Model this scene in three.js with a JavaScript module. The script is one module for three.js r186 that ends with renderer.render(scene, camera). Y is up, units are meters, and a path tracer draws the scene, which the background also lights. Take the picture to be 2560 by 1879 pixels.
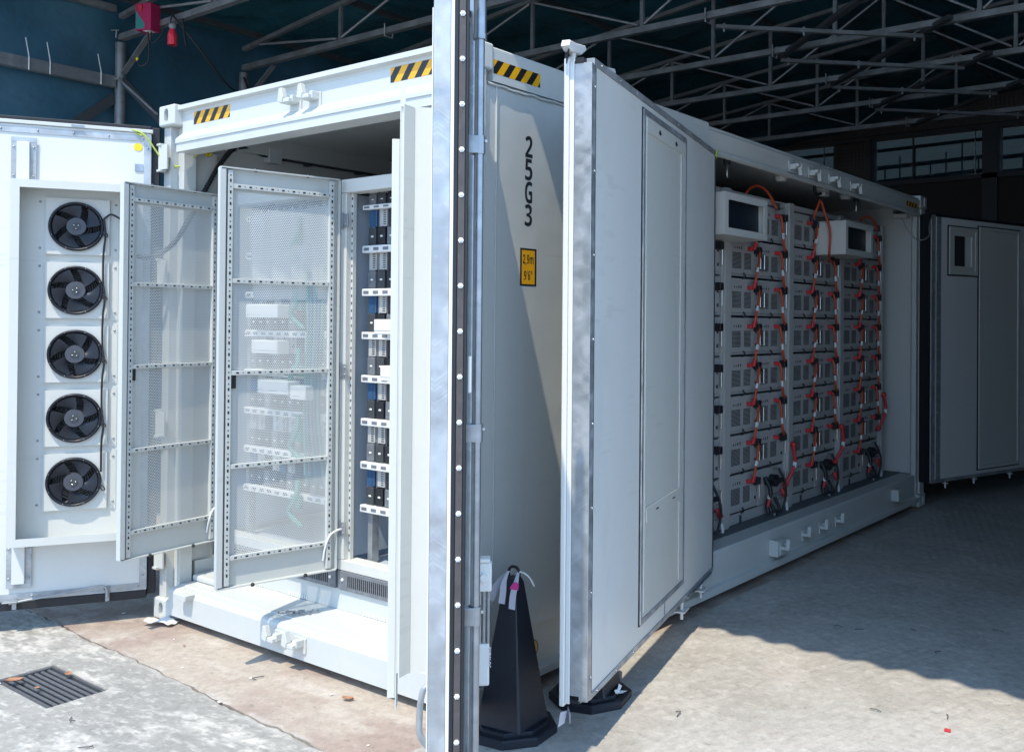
import * as THREE from 'three';
import { RoundedBoxGeometry } from 'three/addons/geometries/RoundedBoxGeometry.js';
import { mergeGeometries } from 'three/addons/utils/BufferGeometryUtils.js';
import { FontLoader } from 'three/addons/loaders/FontLoader.js';
import { TextGeometry } from 'three/addons/geometries/TextGeometry.js';
import { Brush, Evaluator, SUBTRACTION } from 'three-bvh-csg';

// ---------------------------------------------------------------- camera, sky, sun, exposure
const scene = new THREE.Scene();
const camera = new THREE.PerspectiveCamera(43.45, 2560 / 1879, 0.05, 300);
camera.position.set(2.8532, 1.6837, 2.8176);
camera.rotation.set(0.0074, 0.6161, 0.0076, 'YXZ');
camera.setViewOffset(2560, 1879, -293.9, 148.6, 2560, 1879);
camera.updateProjectionMatrix();
const renderer = new THREE.WebGLRenderer({ antialias: true });
renderer.setSize(1024, 751);
renderer.toneMapping = THREE.LinearToneMapping;
renderer.toneMappingExposure = 1.15;
renderer.shadowMap.enabled = true;
const SUN = new THREE.Vector3(0.305, 2.06, 1).normalize();
{ // clear blue sky, paler towards the horizon
  const W = 256, H = 128, d = new Float32Array(W * H * 4);
  for (let j = 0; j < H; j++) {
    const el = ((j + 0.5) / H - 0.5) * Math.PI, s = Math.max(0, Math.sin(el)), h = Math.pow(1 - s, 3);
    for (let i = 0; i < W; i++) {
      const k = (j * W + i) * 4;
      d[k] = 0.66 + 0.50 * h; d[k + 1] = 1.19 + 0.28 * h; d[k + 2] = 2.04 - 0.20 * h; d[k + 3] = 1;
    }
  }
  const sky = new THREE.DataTexture(d, W, H, THREE.RGBAFormat, THREE.FloatType);
  sky.mapping = THREE.EquirectangularReflectionMapping; sky.magFilter = sky.minFilter = THREE.LinearFilter; sky.needsUpdate = true;
  scene.background = sky; scene.environment = sky;
}
const sun = new THREE.DirectionalLight(new THREE.Color(1, 0.91, 0.75), 4.2);
sun.position.copy(SUN).multiplyScalar(20); sun.castShadow = true;
Object.assign(sun.shadow.camera, { left: -10, right: 10, top: 10, bottom: -10, near: 1, far: 45 });
sun.shadow.mapSize.set(4096, 4096); sun.shadow.radius = 1;
scene.add(sun, sun.target);

// ---------------------------------------------------------------- helpers
let seed = 7;
const rnd = () => { seed = (seed * 1664525 + 1013904223) >>> 0; return seed / 4294967296; };
const rr = (a, b) => a + (b - a) * rnd();
const taken = {};
const numbered = n => { const k = taken[n] = (taken[n] ?? -1) + 1; return k ? `${n}_${String(k).padStart(3, '0')}` : n; };
const ORD = ['topmost', 'second', 'third', 'fourth', 'fifth', 'sixth', 'seventh', 'lowest'], NTH = ['first', 'second', 'third', 'fourth', 'fifth', 'sixth', 'seventh'];
const V = (x, y, z) => new THREE.Vector3(x, y, z);
function prep(g) { // non-indexed, with uv in metres projected along each face's main axis
  g = g.index ? g.toNonIndexed() : g;
  for (const k of Object.keys(g.attributes)) if (!['position', 'normal', 'uv', 'color'].includes(k)) g.deleteAttribute(k);
  if (!g.attributes.normal) g.computeVertexNormals();
  const p = g.attributes.position, uv = new Float32Array(p.count * 2), a = V(), b = V(), c = V(), n = V();
  for (let i = 0; i < p.count; i += 3) {
    a.fromBufferAttribute(p, i); b.fromBufferAttribute(p, i + 1); c.fromBufferAttribute(p, i + 2);
    n.subVectors(b, a).cross(c.clone().sub(a)); const x = Math.abs(n.x), y = Math.abs(n.y), z = Math.abs(n.z);
    [a, b, c].forEach((q, k) => { const o = (i + k) * 2;
      if (y >= x && y >= z) { uv[o] = q.x; uv[o + 1] = q.z; } else if (x >= z) { uv[o] = q.z; uv[o + 1] = q.y; } else { uv[o] = q.x; uv[o + 1] = q.y; } });
  }
  g.setAttribute('uv', new THREE.BufferAttribute(uv, 2)); g.morphAttributes = {}; g.groups = [];
  return g;
}
const join = gs => { gs = gs.flat(9).map(prep); return gs.length > 1 ? mergeGeometries(gs) : gs[0]; };
function mesh(name, gs, mat, parent = scene, label) {
  const m = new THREE.Mesh(gs.isBufferGeometry && gs.userData.ready ? gs : join([gs]), mat);
  m.name = parent === scene ? numbered(name) : name; m.castShadow = m.receiveShadow = true; parent.add(m);
  if (label) m.userData.label = label;
  return m;
}
const ready = gs => { const g = join([gs]); g.userData.ready = true; return g; };
function thing(name, label, category, pos = [0, 0, 0], turn = 0, group) {
  const o = new THREE.Group(); o.name = numbered(name); o.position.set(...pos); o.rotation.y = turn;
  o.userData = { label, category }; if (group) o.userData.group = group; scene.add(o); return o;
}
const tag = (m, label, category, group) => { m.userData.label = label; m.userData.category = category; if (group) m.userData.group = group; return m; };
const struct = m => { m.userData.kind = 'structure'; return m; };
function part(name, parent, pos = [0, 0, 0], turn = 0) { const o = new THREE.Group(); o.name = name; o.position.set(...pos); o.rotation.y = turn; parent.add(o); return o; }
function copy(src, pos, turn, label, group) {
  const c = src.clone(); c.name = numbered(src.name.replace(/_\d{3}$/, '')); c.userData = { ...src.userData };
  if (pos) c.position.set(...pos); if (turn !== undefined) c.rotation.y = turn; if (label) c.userData.label = label; if (group) c.userData.group = group;
  scene.add(c); return c;
}
function bx(x0, x1, y0, y1, z0, z1, r = 0) {
  const w = Math.abs(x1 - x0), h = Math.abs(y1 - y0), d = Math.abs(z1 - z0);
  const g = r ? new RoundedBoxGeometry(w, h, d, 2, Math.min(r, w / 2.05, h / 2.05, d / 2.05)) : new THREE.BoxGeometry(w, h, d);
  return g.translate((x0 + x1) / 2, (y0 + y1) / 2, (z0 + z1) / 2);
}
function rod(a, b, r, seg = 10, r2 = r) { // cylinder from a to b
  a = V(...a); b = V(...b); const L = a.distanceTo(b), g = new THREE.CylinderGeometry(r2, r, L, seg).translate(0, L / 2, 0);
  return g.applyQuaternion(new THREE.Quaternion().setFromUnitVectors(V(0, 1, 0), b.sub(a).normalize())).translate(a.x, a.y, a.z);
}
function bar(a, b, w, h) { // square bar from a to b
  a = V(...a); b = V(...b); const L = a.distanceTo(b), g = new THREE.BoxGeometry(w, h, L);
  const m = new THREE.Matrix4().lookAt(b, a, V(0, 1, 0.001)).setPosition(a.clone().add(b).multiplyScalar(0.5)); return g.applyMatrix4(m);
}
const tube = (pts, r, n = 24, seg = 8) => new THREE.TubeGeometry(new THREE.CatmullRomCurve3(pts.map(p => V(...p))), n, r, seg);
const ball = (x, y, z, r, k = 8) => new THREE.SphereGeometry(r, k, Math.max(4, k - 2)).translate(x, y, z);
function prism(pts, depth, holes = [], bevel = 0) { // polygon in xy, thickness along +z
  const s = new THREE.Shape(pts.map(p => new THREE.Vector2(...p)));
  for (const h of holes) s.holes.push(new THREE.Path(h.map(p => new THREE.Vector2(...p))));
  return new THREE.ExtrudeGeometry(s, { depth, bevelEnabled: bevel > 0, bevelSize: bevel, bevelThickness: bevel, bevelSegments: 1, curveSegments: 8 });
}
const profX = (pts, x0, x1) => prism(pts, x1 - x0).applyMatrix4(new THREE.Matrix4().makeBasis(V(0, 0, 1), V(0, 1, 0), V(-1, 0, 0))).translate(x1, 0, 0); // polygon [z,y] swept along x
const profZ = (pts, z0, z1) => prism(pts, z1 - z0).translate(0, 0, z0);                                                                                     // polygon [x,y] swept along z
const oval = (cx, cy, w, h, n = 20) => Array.from({ length: n }, (_, i) => { const t = i / n * 2 * Math.PI, c = Math.cos(t), s = Math.sin(t), r = Math.min(w, h) / 2; return [cx + Math.sign(c) * (w / 2 - r) + r * c, cy + Math.sign(s) * (h / 2 - r) + r * s]; });
const frame4 = (x0, x1, y0, y1, w, z0, z1) => [bx(x0, x1, y1 - w, y1, z0, z1), bx(x0, x1, y0, y0 + w, z0, z1), bx(x0, x0 + w, y0 + w, y1 - w, z0, z1), bx(x1 - w, x1, y0 + w, y1 - w, z0, z1)];

// ---------------------------------------------------------------- textures
const NT = 256, noiseT = new Float32Array(NT * NT).map(() => rnd());
function n2(x, y) { // tiling value noise
  const xi = Math.floor(x), yi = Math.floor(y), fx = x - xi, fy = y - yi, u = fx * fx * (3 - 2 * fx), v = fy * fy * (3 - 2 * fy), m = NT - 1;
  const a = noiseT[(yi & m) * NT + (xi & m)], b = noiseT[(yi & m) * NT + (xi + 1 & m)], c = noiseT[(yi + 1 & m) * NT + (xi & m)], d = noiseT[(yi + 1 & m) * NT + (xi + 1 & m)];
  return a + (b - a) * u + (c - a + (a - b - c + d) * u) * v;
}
const fbm = (x, y, o = 4) => { let s = 0, a = 0.5, t = 0; for (let i = 0; i < o; i++) { s += a * n2(x, y); t += a; a *= 0.55; x = x * 2.03 + 17.3; y = y * 2.03 + 9.1; } return s / t; };
const sst = (a, b, x) => { x = Math.min(1, Math.max(0, (x - a) / (b - a))); return x * x * (3 - 2 * x); };
function tex(n, m, fn, { srgb = false, repeat = 1, wrap = THREE.MirroredRepeatWrapping } = {}) { // fn(u,v) -> [r,g,b] linear, 0..1
  const d = new Uint8Array(n * m * 4), enc = v => srgb ? (v <= 0.0031308 ? 12.92 * v : 1.055 * Math.pow(v, 1 / 2.4) - 0.055) : v;
  for (let j = 0; j < m; j++) for (let i = 0; i < n; i++) { const c = fn(i / n, j / m), k = (j * n + i) * 4; for (let q = 0; q < 3; q++) d[k + q] = 255 * Math.min(1, Math.max(0, enc(c[q]))); d[k + 3] = 255; }
  const t = new THREE.DataTexture(d, n, m); t.wrapS = t.wrapT = wrap; t.magFilter = THREE.LinearFilter; t.minFilter = THREE.LinearMipmapLinearFilter; t.generateMipmaps = true;
  if (srgb) t.colorSpace = THREE.SRGBColorSpace; if (Array.isArray(repeat)) t.repeat.set(...repeat); else t.repeat.set(repeat, repeat); t.needsUpdate = true; return t;
}
const g3 = v => [v, v, v];
const mul = (c, k) => [c[0] * k, c[1] * k, c[2] * k], mix = (a, b, t) => [a[0] + (b[0] - a[0]) * t, a[1] + (b[1] - a[1]) * t, a[2] + (b[2] - a[2]) * t];
// light soil and scuffs on paint (multiplies the paint colour), one tile is 2 m
const paintT = tex(512, 512, (u, v) => { const s = fbm(u * 9, v * 4, 5), f = fbm(u * 60, v * 60, 3), sc = sst(0.80, 0.86, n2(u * 14 + 3, v * 130)) * sst(0.6, 0.75, fbm(u * 5 + 40, v * 5, 2)); const k = 0.95 + 0.05 * s - 0.05 * sst(0.62, 0.8, fbm(u * 7 + 9, v * 3 + 5, 4)) + 0.03 * (f - 0.5) - 0.07 * sc; return [k, k * 0.998, k * 0.99]; }, { srgb: true, repeat: 0.5 });
const paintB = tex(512, 512, (u, v) => g3(fbm(u * 3, v * 3, 2) * 0.9 + 0.1 * fbm(u * 40, v * 40, 2)), { repeat: 0.4 });
const dentB = tex(512, 512, (u, v) => g3(0.65 * fbm(u * 7, v * 6, 3) + 0.35 * Math.pow(fbm(u * 14 + 5, v * 11, 2), 2)), { repeat: 0.42 });
const galvC = tex(512, 512, (u, v) => { const b = fbm(u * 13, v * 17, 5), c = sst(0.5, 0.72, fbm(u * 5 + 3, v * 4, 4)), q = u * 0.8 + v * 0.6, s = sst(0.80, 0.95, n2(q * 8, (v * 0.8 - u * 0.6) * 120)) * sst(0.5, 0.7, fbm(u * 6 + 9, v * 6, 2)); return g3(0.50 + 0.28 * b + 0.16 * c + 0.15 * s); }, { srgb: true, repeat: 1.6 });
const galvR = tex(512, 512, (u, v) => { const b = sst(0.3, 0.75, fbm(u * 13 + 5, v * 17, 5)), s = sst(0.5, 0.75, fbm(u * 5 + 60, v * 4, 3)); return g3(0.30 + 0.35 * b + 0.2 * s); }, { repeat: 1.6 });
const tarpB = tex(512, 512, (u, v) => g3(0.5 * fbm(u * 5, v * 5, 3) + 0.35 * Math.abs(2 * fbm(u * 4 + 7, v * 7 + 2, 3) - 1) + 0.15 * fbm(u * 60, v * 60, 2)), { repeat: 0.35 });
const tarpC = tex(256, 256, (u, v) => g3(0.7 + 0.6 * (fbm(u * 8, v * 8, 4) - 0.35)), { srgb: true, repeat: 0.3 });
const dirtC = tex(512, 512, (u, v) => g3(0.72 + 0.4 * (fbm(u * 22, v * 22, 5) - 0.3) + 0.25 * sst(0.66, 0.8, fbm(u * 40, v * 40, 3))), { srgb: true, repeat: 2 });
// staggered round holes, one tile is 11 mm wide and two rows high
const perfA = tex(48, 83, (u, v) => { const f = (cx, cy) => Math.hypot((u - cx), (v - cy) * Math.sqrt(3)); const d = Math.min(f(0, 0), f(1, 0), f(0, 1), f(1, 1), f(0.5, 0.5)); return g3(sst(0.30, 0.34, d)); }, { repeat: [1 / 0.0095, 1 / 0.016454], wrap: THREE.RepeatWrapping });

const M = {};
const std = (name, rgb, o = {}) => { const m = new THREE.MeshPhysicalMaterial({ roughness: 0.6, metalness: 0, side: THREE.DoubleSide, ...o }); m.color.setRGB(...rgb); m.name = name; return M[name] = m; };
std('paint', [0.575, 0.59, 0.57], { map: paintT, roughness: 0.42, bumpMap: paintB, bumpScale: 0.0012 });
std('wallpaint', [0.59, 0.605, 0.59], { map: paintT, roughness: 0.34, bumpMap: dentB, bumpScale: 0.007 });
std('skin', [0.68, 0.685, 0.665], { map: paintT, roughness: 0.38, bumpMap: paintB, bumpScale: 0.0008 });
std('insetskin', [0.58, 0.585, 0.545], { map: paintT, roughness: 0.45 });
std('powder', [0.62, 0.62, 0.585], { map: paintT, roughness: 0.5 });
std('meshpaint', [0.55, 0.565, 0.545], { map: paintT, roughness: 0.5 });
std('perforated', [0.66, 0.67, 0.65], { roughness: 0.5, alphaMap: perfA, alphaTest: 0.5 });
std('cabinetgrey', [0.60, 0.63, 0.64], { map: paintT, roughness: 0.5 });
std('bluegrey', [0.42, 0.48, 0.55], { roughness: 0.5 });
std('plinthgrey', [0.20, 0.21, 0.23], { roughness: 0.55, map: dirtC });
std('galv', [0.60, 0.63, 0.66], { metalness: 0.6, map: galvC, roughnessMap: galvR, roughness: 1 });
std('zinc', [0.52, 0.56, 0.60], { metalness: 0.85, map: galvC, roughness: 0.34 });
std('rawzinc', [0.52, 0.54, 0.56], { metalness: 0.55, map: galvC, roughness: 0.55 });
std('chrome', [0.75, 0.75, 0.75], { metalness: 1, roughness: 0.18 });
std('whitemetal', [0.74, 0.735, 0.71], { roughness: 0.4 });
std('rubber', [0.012, 0.013, 0.017], { roughness: 0.55 });
std('brownrail', [0.085, 0.075, 0.072], { roughness: 0.5, map: dirtC });
std('black', [0.015, 0.016, 0.02], { roughness: 0.45 });
std('fanblack', [0.013, 0.015, 0.022], { roughness: 0.36, specularIntensity: 0.7 });
std('fanhub', [0.06, 0.065, 0.08], { roughness: 0.45 });
std('cone', [0.013, 0.017, 0.028], { roughness: 0.5, map: dirtC, bumpMap: paintB, bumpScale: 0.002 });
std('darkhole', [0.02, 0.022, 0.025], { roughness: 0.9 });
std('module', [0.47, 0.465, 0.445], { roughness: 0.5 });
std('orange', [0.55, 0.075, 0.025], { roughness: 0.5 });
std('red', [0.55, 0.035, 0.04], { roughness: 0.45 });
std('sleeve', [0.75, 0.75, 0.75], { roughness: 0.6 });
std('yellow', [0.85, 0.62, 0.02], { roughness: 0.5 });
std('earthyellow', [0.72, 0.42, 0.10], { roughness: 0.5 });
std('print', [0.012, 0.013, 0.02], { roughness: 0.5 });
std('blue', [0.03, 0.10, 0.22], { roughness: 0.4 });
std('clear', [0.55, 0.58, 0.6], { roughness: 0.25, transmission: 0.55, thickness: 0 });
std('tarp', [0.040, 0.135, 0.20], { roughness: 0.55, map: tarpC, bumpMap: tarpB, bumpScale: 0.018 });
std('rooftarp', [0.026, 0.125, 0.16], { roughness: 0.45, map: tarpC, bumpMap: tarpB, bumpScale: 0.05 });
std('steel', [0.30, 0.32, 0.33], { metalness: 0.35, roughness: 0.5, map: galvC });
std('darksteel', [0.05, 0.055, 0.06], { roughness: 0.6 });
std('reflectgrey', [0.045, 0.07, 0.085], { roughness: 0.6 });
std('tile', [0.085, 0.068, 0.06], { roughness: 0.35, map: dirtC });
std('grout', [0.03, 0.026, 0.024], { roughness: 0.8 });
std('facade', [0.05, 0.05, 0.052], { roughness: 0.7 });
std('glass', [0.55, 0.70, 0.78], { roughness: 0.03, transmission: 1, thickness: 0, ior: 1.5 });
std('recessdark', [0.012, 0.018, 0.028], { roughness: 0.45 });
std('pink', [0.42, 0.012, 0.09], { roughness: 0.5 });
std('teal', [0.03, 0.22, 0.20], { roughness: 0.5 });
std('lampred', [0.75, 0.03, 0.06], { roughness: 0.4 });
std('leaf', [0.36, 0.17, 0.09], { roughness: 0.8 });
std('paper', [0.78, 0.78, 0.76], { roughness: 0.8 });
std('ribbon', [0.62, 0.60, 0.66], { roughness: 0.6, transmission: 0.25 });
std('magenta', [0.6, 0.03, 0.22], { roughness: 0.6 });
std('greenwire', [0.45, 0.55, 0.08], { roughness: 0.5 });
std('iron', [0.12, 0.122, 0.13], { roughness: 0.6, map: dirtC, metalness: 0.2 });
std('pit', [0.05, 0.048, 0.045], { roughness: 0.95 });
std('floor', [0.13, 0.15, 0.16], { roughness: 0.6, map: dirtC });
std('hazard', [1, 1, 1], { roughness: 0.45 });
std('sign', [1, 1, 1], { roughness: 0.45 });
{
  const c = document.createElement('canvas'); c.width = 1024; c.height = 256; const x = c.getContext('2d');
  x.fillStyle = '#eca90c'; x.fillRect(0, 0, 1024, 256); x.fillStyle = '#191a1c';
  for (let i = -1; i < 5; i++) { const s = i * 256 - 60; x.beginPath(); x.moveTo(s, 256); x.lineTo(s + 128, 256); x.lineTo(s + 128 + 150, 0); x.lineTo(s + 150, 0); x.fill(); }
  const t = new THREE.CanvasTexture(c); t.colorSpace = THREE.SRGBColorSpace; M.hazard.map = t;
  const k = document.createElement('canvas'); k.width = 256; k.height = 512; const y = k.getContext('2d');
  y.fillStyle = '#17181a'; y.fillRect(0, 0, 256, 512); y.fillStyle = '#f0ac0e'; y.fillRect(26, 26, 204, 460); y.fillStyle = '#17181a'; y.textAlign = 'center'; y.font = 'bold 150px sans-serif';
  y.save(); y.translate(128, 210); y.scale(0.50, 1.15); y.fillText('2,9m', 0, 0); y.restore(); y.save(); y.translate(128, 430); y.scale(0.50, 1.15); y.fillText("9'6\"", 0, 0); y.restore();
  const s = new THREE.CanvasTexture(k); s.colorSpace = THREE.SRGBColorSpace; M.sign.map = s;
}
function decal(name, w, h, mat, parent, pos, rotY, t = 0.0004) { // flat printed sticker with 0..1 uv on its face
  const g = new THREE.BoxGeometry(w, h, t); g.userData.ready = true; const m = new THREE.Mesh(g, mat); m.name = name; m.position.set(...pos); m.rotation.y = rotY; m.castShadow = m.receiveShadow = true; parent.add(m); return m;
}
const font = await new FontLoader().loadAsync('fonts/droid/droid_sans_bold.typeface.json');

// ================================================================ SETTING: ground, canopy, building
const crackZ = x => 0.40 + 0.045 * (x + 2.2) + 0.05 * (fbm(x * 2.1 + 30, 4.2, 3) - 0.5) + 0.014 * (n2(x * 24, 3) - 0.5);
{
  const S = 2048;
  const col = tex(S, S, (u, v) => {
    const x = u * 8 - 4, z = v * 8 - 4, zc = crackZ(x), big = fbm(x * 1.3 + 11, z * 1.3 + 5, 3), fine = fbm(x * 34, z * 34, 4), grit = 0.5 * n2(x * 120, z * 120) + 0.5 * n2(x * 233 + 7, z * 233), f2 = fbm(x * 9 + 3, z * 14, 4);
    let grey = mix([0.25, 0.238, 0.215], [0.36, 0.335, 0.30], fbm(x * 2.2 + 2, z * 3.4 + 8, 4));
    const wx = x + 0.25 * z + 0.12 * fbm(x * 4, z * 4, 3), pale = Math.min(1, 0.9 * sst(0.42, 0.66, fbm(wx * 2.6 + 3, z * 6.5 + 2, 6)) * sst(0.34, 0.62, fbm(wx * 15 + 3, z * 34, 5)) * (0.6 + 0.5 * fine) + 0.45 * sst(0.56, 0.74, fbm(wx * 24, z * 60 + 7, 4)));
    grey = mix(grey, [0.57, 0.53, 0.475], 0.9 * pale);
    let brown = mix([0.345, 0.265, 0.22], [0.43, 0.365, 0.30], sst(0.35, 0.65, fbm(x * 2.3 + 50, z * 3.1, 4)));
    brown = mix(brown, [0.52, 0.46, 0.40], 0.5 * sst(0.58, 0.72, fbm(x * 4 + 8, z * 9 + 4, 4)));
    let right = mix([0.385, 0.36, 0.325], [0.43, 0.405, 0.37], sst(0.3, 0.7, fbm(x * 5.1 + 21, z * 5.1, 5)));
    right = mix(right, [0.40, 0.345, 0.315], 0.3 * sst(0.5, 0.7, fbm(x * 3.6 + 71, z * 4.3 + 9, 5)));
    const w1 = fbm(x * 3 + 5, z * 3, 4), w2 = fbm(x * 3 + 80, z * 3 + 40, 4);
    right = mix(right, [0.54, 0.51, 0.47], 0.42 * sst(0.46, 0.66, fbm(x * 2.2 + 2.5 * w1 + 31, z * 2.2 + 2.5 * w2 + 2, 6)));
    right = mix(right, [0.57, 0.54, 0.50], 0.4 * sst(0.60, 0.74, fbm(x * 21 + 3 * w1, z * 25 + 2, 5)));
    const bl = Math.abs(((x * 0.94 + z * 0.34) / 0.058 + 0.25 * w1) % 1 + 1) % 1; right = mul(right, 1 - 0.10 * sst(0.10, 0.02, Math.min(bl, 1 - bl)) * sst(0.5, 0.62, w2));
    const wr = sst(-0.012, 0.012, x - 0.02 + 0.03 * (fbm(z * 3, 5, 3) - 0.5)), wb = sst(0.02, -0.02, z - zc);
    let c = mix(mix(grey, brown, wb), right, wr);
    const dc = Math.abs(z - zc) / (0.55 + 0.9 * n2(x * 9, 7));
    c = mix(c, [0.50, 0.47, 0.44], 0.5 * sst(0.04, 0.012, dc) * sst(0.55, 0.7, n2(x * 13, z * 30)) * (1 - wr));
    return mul(c, 0.80 + 0.32 * fine + 0.26 * (grit - 0.5) - 0.18 * sst(0.86, 0.96, n2(x * 47 + 9, z * 47)));
  }, { srgb: true });
  const bmp = tex(1024, 1024, (u, v) => { const x = u * 8 - 4, z = v * 8 - 4, wr = sst(-0.2, 0.3, x), q = x * 0.94 + z * 0.34, broom = 0.5 + 0.5 * Math.sin(q * 95 + 2 * fbm(x * 3, z * 3, 2)); return g3(0.5 * fbm(x * 26, z * 26, 4) + 0.25 * fbm(x * 5, z * 5, 3) + 0.16 * wr * broom * sst(0.45, 0.62, fbm(x * 1.7 + 5, z * 1.7, 2))); });
  for (const t of [col, bmp]) { t.repeat.set(1 / 8, 1 / 8); t.offset.set(0.5, 0.5); }
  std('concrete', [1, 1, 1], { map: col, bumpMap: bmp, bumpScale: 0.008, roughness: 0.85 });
  // two slabs that meet along an open, ragged crack
  const R = 70, half = x => x < -4.8 || x > 0 ? 0 : 0.5 * (0.003 + 0.018 * Math.pow(n2(x * 8, 7), 1.6)) * sst(-4.8, -4.4, x) * sst(0, -0.2, x), xs = Array.from({ length: 330 }, (_, i) => -6 + i * 0.02), rag = (x, s) => half(x) * (0.7 + 0.6 * n2(x * 60, s));
  const rear = prism([[-R, -R], [R, -R], [R, crackZ(0.6)], ...xs.slice().reverse().map(x => [x, crackZ(x) - rag(x, 3)]), [-R, crackZ(-6)]], 0.3).rotateX(Math.PI / 2);
  const front = prism([[-R, R], [-R, crackZ(-6)], ...xs.map(x => [x, crackZ(x) + rag(x, 9)]), [R, crackZ(0.6)], [R, R]], 0.3, [[[-2.09, 0.67], [-1.56, 0.67], [-1.56, 0.93], [-2.09, 0.93]]]).rotateX(Math.PI / 2);
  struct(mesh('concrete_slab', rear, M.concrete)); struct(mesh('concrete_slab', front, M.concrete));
  struct(mesh('soil', bx(-5, 0.2, -0.04, -0.025, 0.2, 0.62), M.pit));
  struct(mesh('drain_pit', [bx(-2.14, -1.51, -0.52, -0.5, 0.62, 0.98), bx(-2.14, -2.09, -0.5, -0.302, 0.62, 0.98), bx(-1.56, -1.51, -0.5, -0.302, 0.62, 0.98), bx(-2.09, -1.56, -0.5, -0.302, 0.62, 0.67), bx(-2.09, -1.56, -0.5, -0.302, 0.93, 0.98)], M.pit));
}
const TZ = [-1.07, -2.18, -3.29, -4.40, -5.51, -6.62, -7.75], topY = x => 4.17 + 0.11 * (x + 5.09), PX = -5.05;
{ // canopy roof, hung with dark tarpaulin, and its side sheet
  const sheet = (w, h, nu, nv, fn) => { const g = new THREE.PlaneGeometry(w, h, nu, nv), p = g.attributes.position; for (let i = 0; i < p.count; i++) p.setXYZ(i, ...fn(p.getX(i) / w + 0.5, p.getY(i) / h + 0.5)); g.computeVertexNormals(); return g; };
  const roof = sheet(1, 1, 110, 90, (u, v) => { const x = -5.3 + u * 8.3, z = -10.75 + v * 9.9; return [x, topY(x) + 0.16 + 0.13 * fbm(x * 1.1, z * 1.1, 3) - 0.09 * Math.abs(Math.sin((z + 1.07) / 1.11 * Math.PI)), z]; });
  tag(mesh('tarpaulin_roof', roof, M.rooftarp), 'dark sagging tarpaulin roof stretched over the steel trusses', 'roof');
  const side = sheet(1, 1, 90, 60, (u, v) => { const z = -10.45 + u * 12, y = 0.02 + v * 4.75; return [-5.16 + 0.16 * (fbm(z * 1.3, y * 0.7 + 3, 3) - 0.5) + 0.05 * Math.sin(z * 2.6 + y * 1.1), y, z]; });
  tag(mesh('tarpaulin_wall', side, M.tarp), 'dark blue tarpaulin side wall hanging behind the fan door', 'tarpaulin');
  const side2 = sheet(1, 1, 60, 20, (u, v) => { const z = -10.45 + u * 9.25, y = 0.02 + v * 4.9; return [2.52 + 0.05 * Math.sin(z * 2.6), y, z]; });  // out-of-view wall, added to keep light from under the canopy
  tag(mesh('tarpaulin_wall', side2, M.tarp), 'added unseen tarpaulin wall blocking light on the open side of the canopy', 'tarpaulin');
  const aw = sheet(1, 1, 400, 6, (u, v) => { const x = -5.3 + u * 8.3, z = -1.3 + v * 1.66; return [x, 4.28 + 0.052 * Math.sin(x / 0.21 * 2 * Math.PI) + (0.36 - z) * 0.12, z]; });
  tag(mesh('corrugated_awning', aw, M.rawzinc), 'corrugated metal awning along the front edge of the canopy', 'awning');
  TZ.forEach((z, i) => { // roof trusses and their poles
    const t = thing('roof_truss', i ? `${NTH[i]} welded steel roof truss counted from the pink box` : 'first welded steel roof truss, carrying the pink box', 'truss', [0, 0, z], 0, 'roof trusses of the canopy');
    mesh('bottom_chord', bar([PX, 4.0, 0], [2.9, 4.0, 0], 0.05, 0.048), M.steel, t);
    mesh('top_chord', bar([PX, topY(PX), 0], [2.9, topY(2.9), 0], 0.04, 0.036), M.steel, t);
    for (let k = -1; k < 2; k++) {
      const x = -1.37 + 2.29 * k;
      mesh('upright', bx(x - 0.016, x + 0.016, 4.0245, topY(x) - 0.0185, -0.012, 0.012), M.steel, t);
      mesh('upright', bx(x + 1.129, x + 1.161, 4.0245, topY(x + 1.145) - 0.0185, -0.012, 0.012), M.steel, t);
      mesh('diagonal', rod([x + 0.03, 4.04, 0.016], [x + 1.12, topY(x + 1.14) - 0.03, 0.016], 0.011, 6), M.rawzinc, t);
      mesh('diagonal', rod([x - 0.03, 4.04, 0.016], [x - 1.12, topY(x - 1.14) - 0.03, 0.016], 0.011, 6), M.rawzinc, t);
      mesh('clamp', [rod([x + 0.6, 3.95, -0.04], [x + 0.6, 4.05, -0.04], 0.006, 6), rod([x + 0.6, 3.95, -0.04], [x + 0.6, 3.95, 0.04], 0.006, 6), rod([x + 0.6, 3.95, 0.04], [x + 0.6, 4.05, 0.04], 0.006, 6)], M.rawzinc, t);
    }
    const p = thing('canopy_pole', i ? `${NTH[i]} round steel pole along the tarpaulin wall, counted from the pink box` : 'round steel canopy pole with cross braces beside the pink box', 'pole', [PX, 0, z], 0, 'poles along the tarpaulin wall');
    mesh('shaft', rod([0, 0, 0], [0, 3.955, 0], 0.042, 16), M.steel, p);
    mesh('brace', bar([0.05, 3.70, 0], [0.46, 3.955, 0], 0.045, 0.012), M.steel, p);
    mesh('brace', bar([0.045, 3.64, 0], [0.75, 3.17, 0], 0.012, 0.07), M.darksteel, p);
    if (!i) { mesh('brace', rod([0.045, 3.655, 0.045], [0.66, 3.286, 0.045], 0.011, 8), M.rawzinc, p); mesh('brace', bar([0, 3.50, 0.045], [0, 3.1, 0.5], 0.012, 0.075), M.darksteel, p);
      mesh('tie', [rod([0, 3.99, 0.04], [0.03, 4.05, 0.05], 0.006, 6), rod([-0.06, 4.06, 0.05], [0.06, 4.04, 0.05], 0.006, 6), rod([-0.09, 3.62, 0.05], [0.09, 3.66, 0.05], 0.007, 6)], M.rawzinc, p); }
  });
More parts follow.
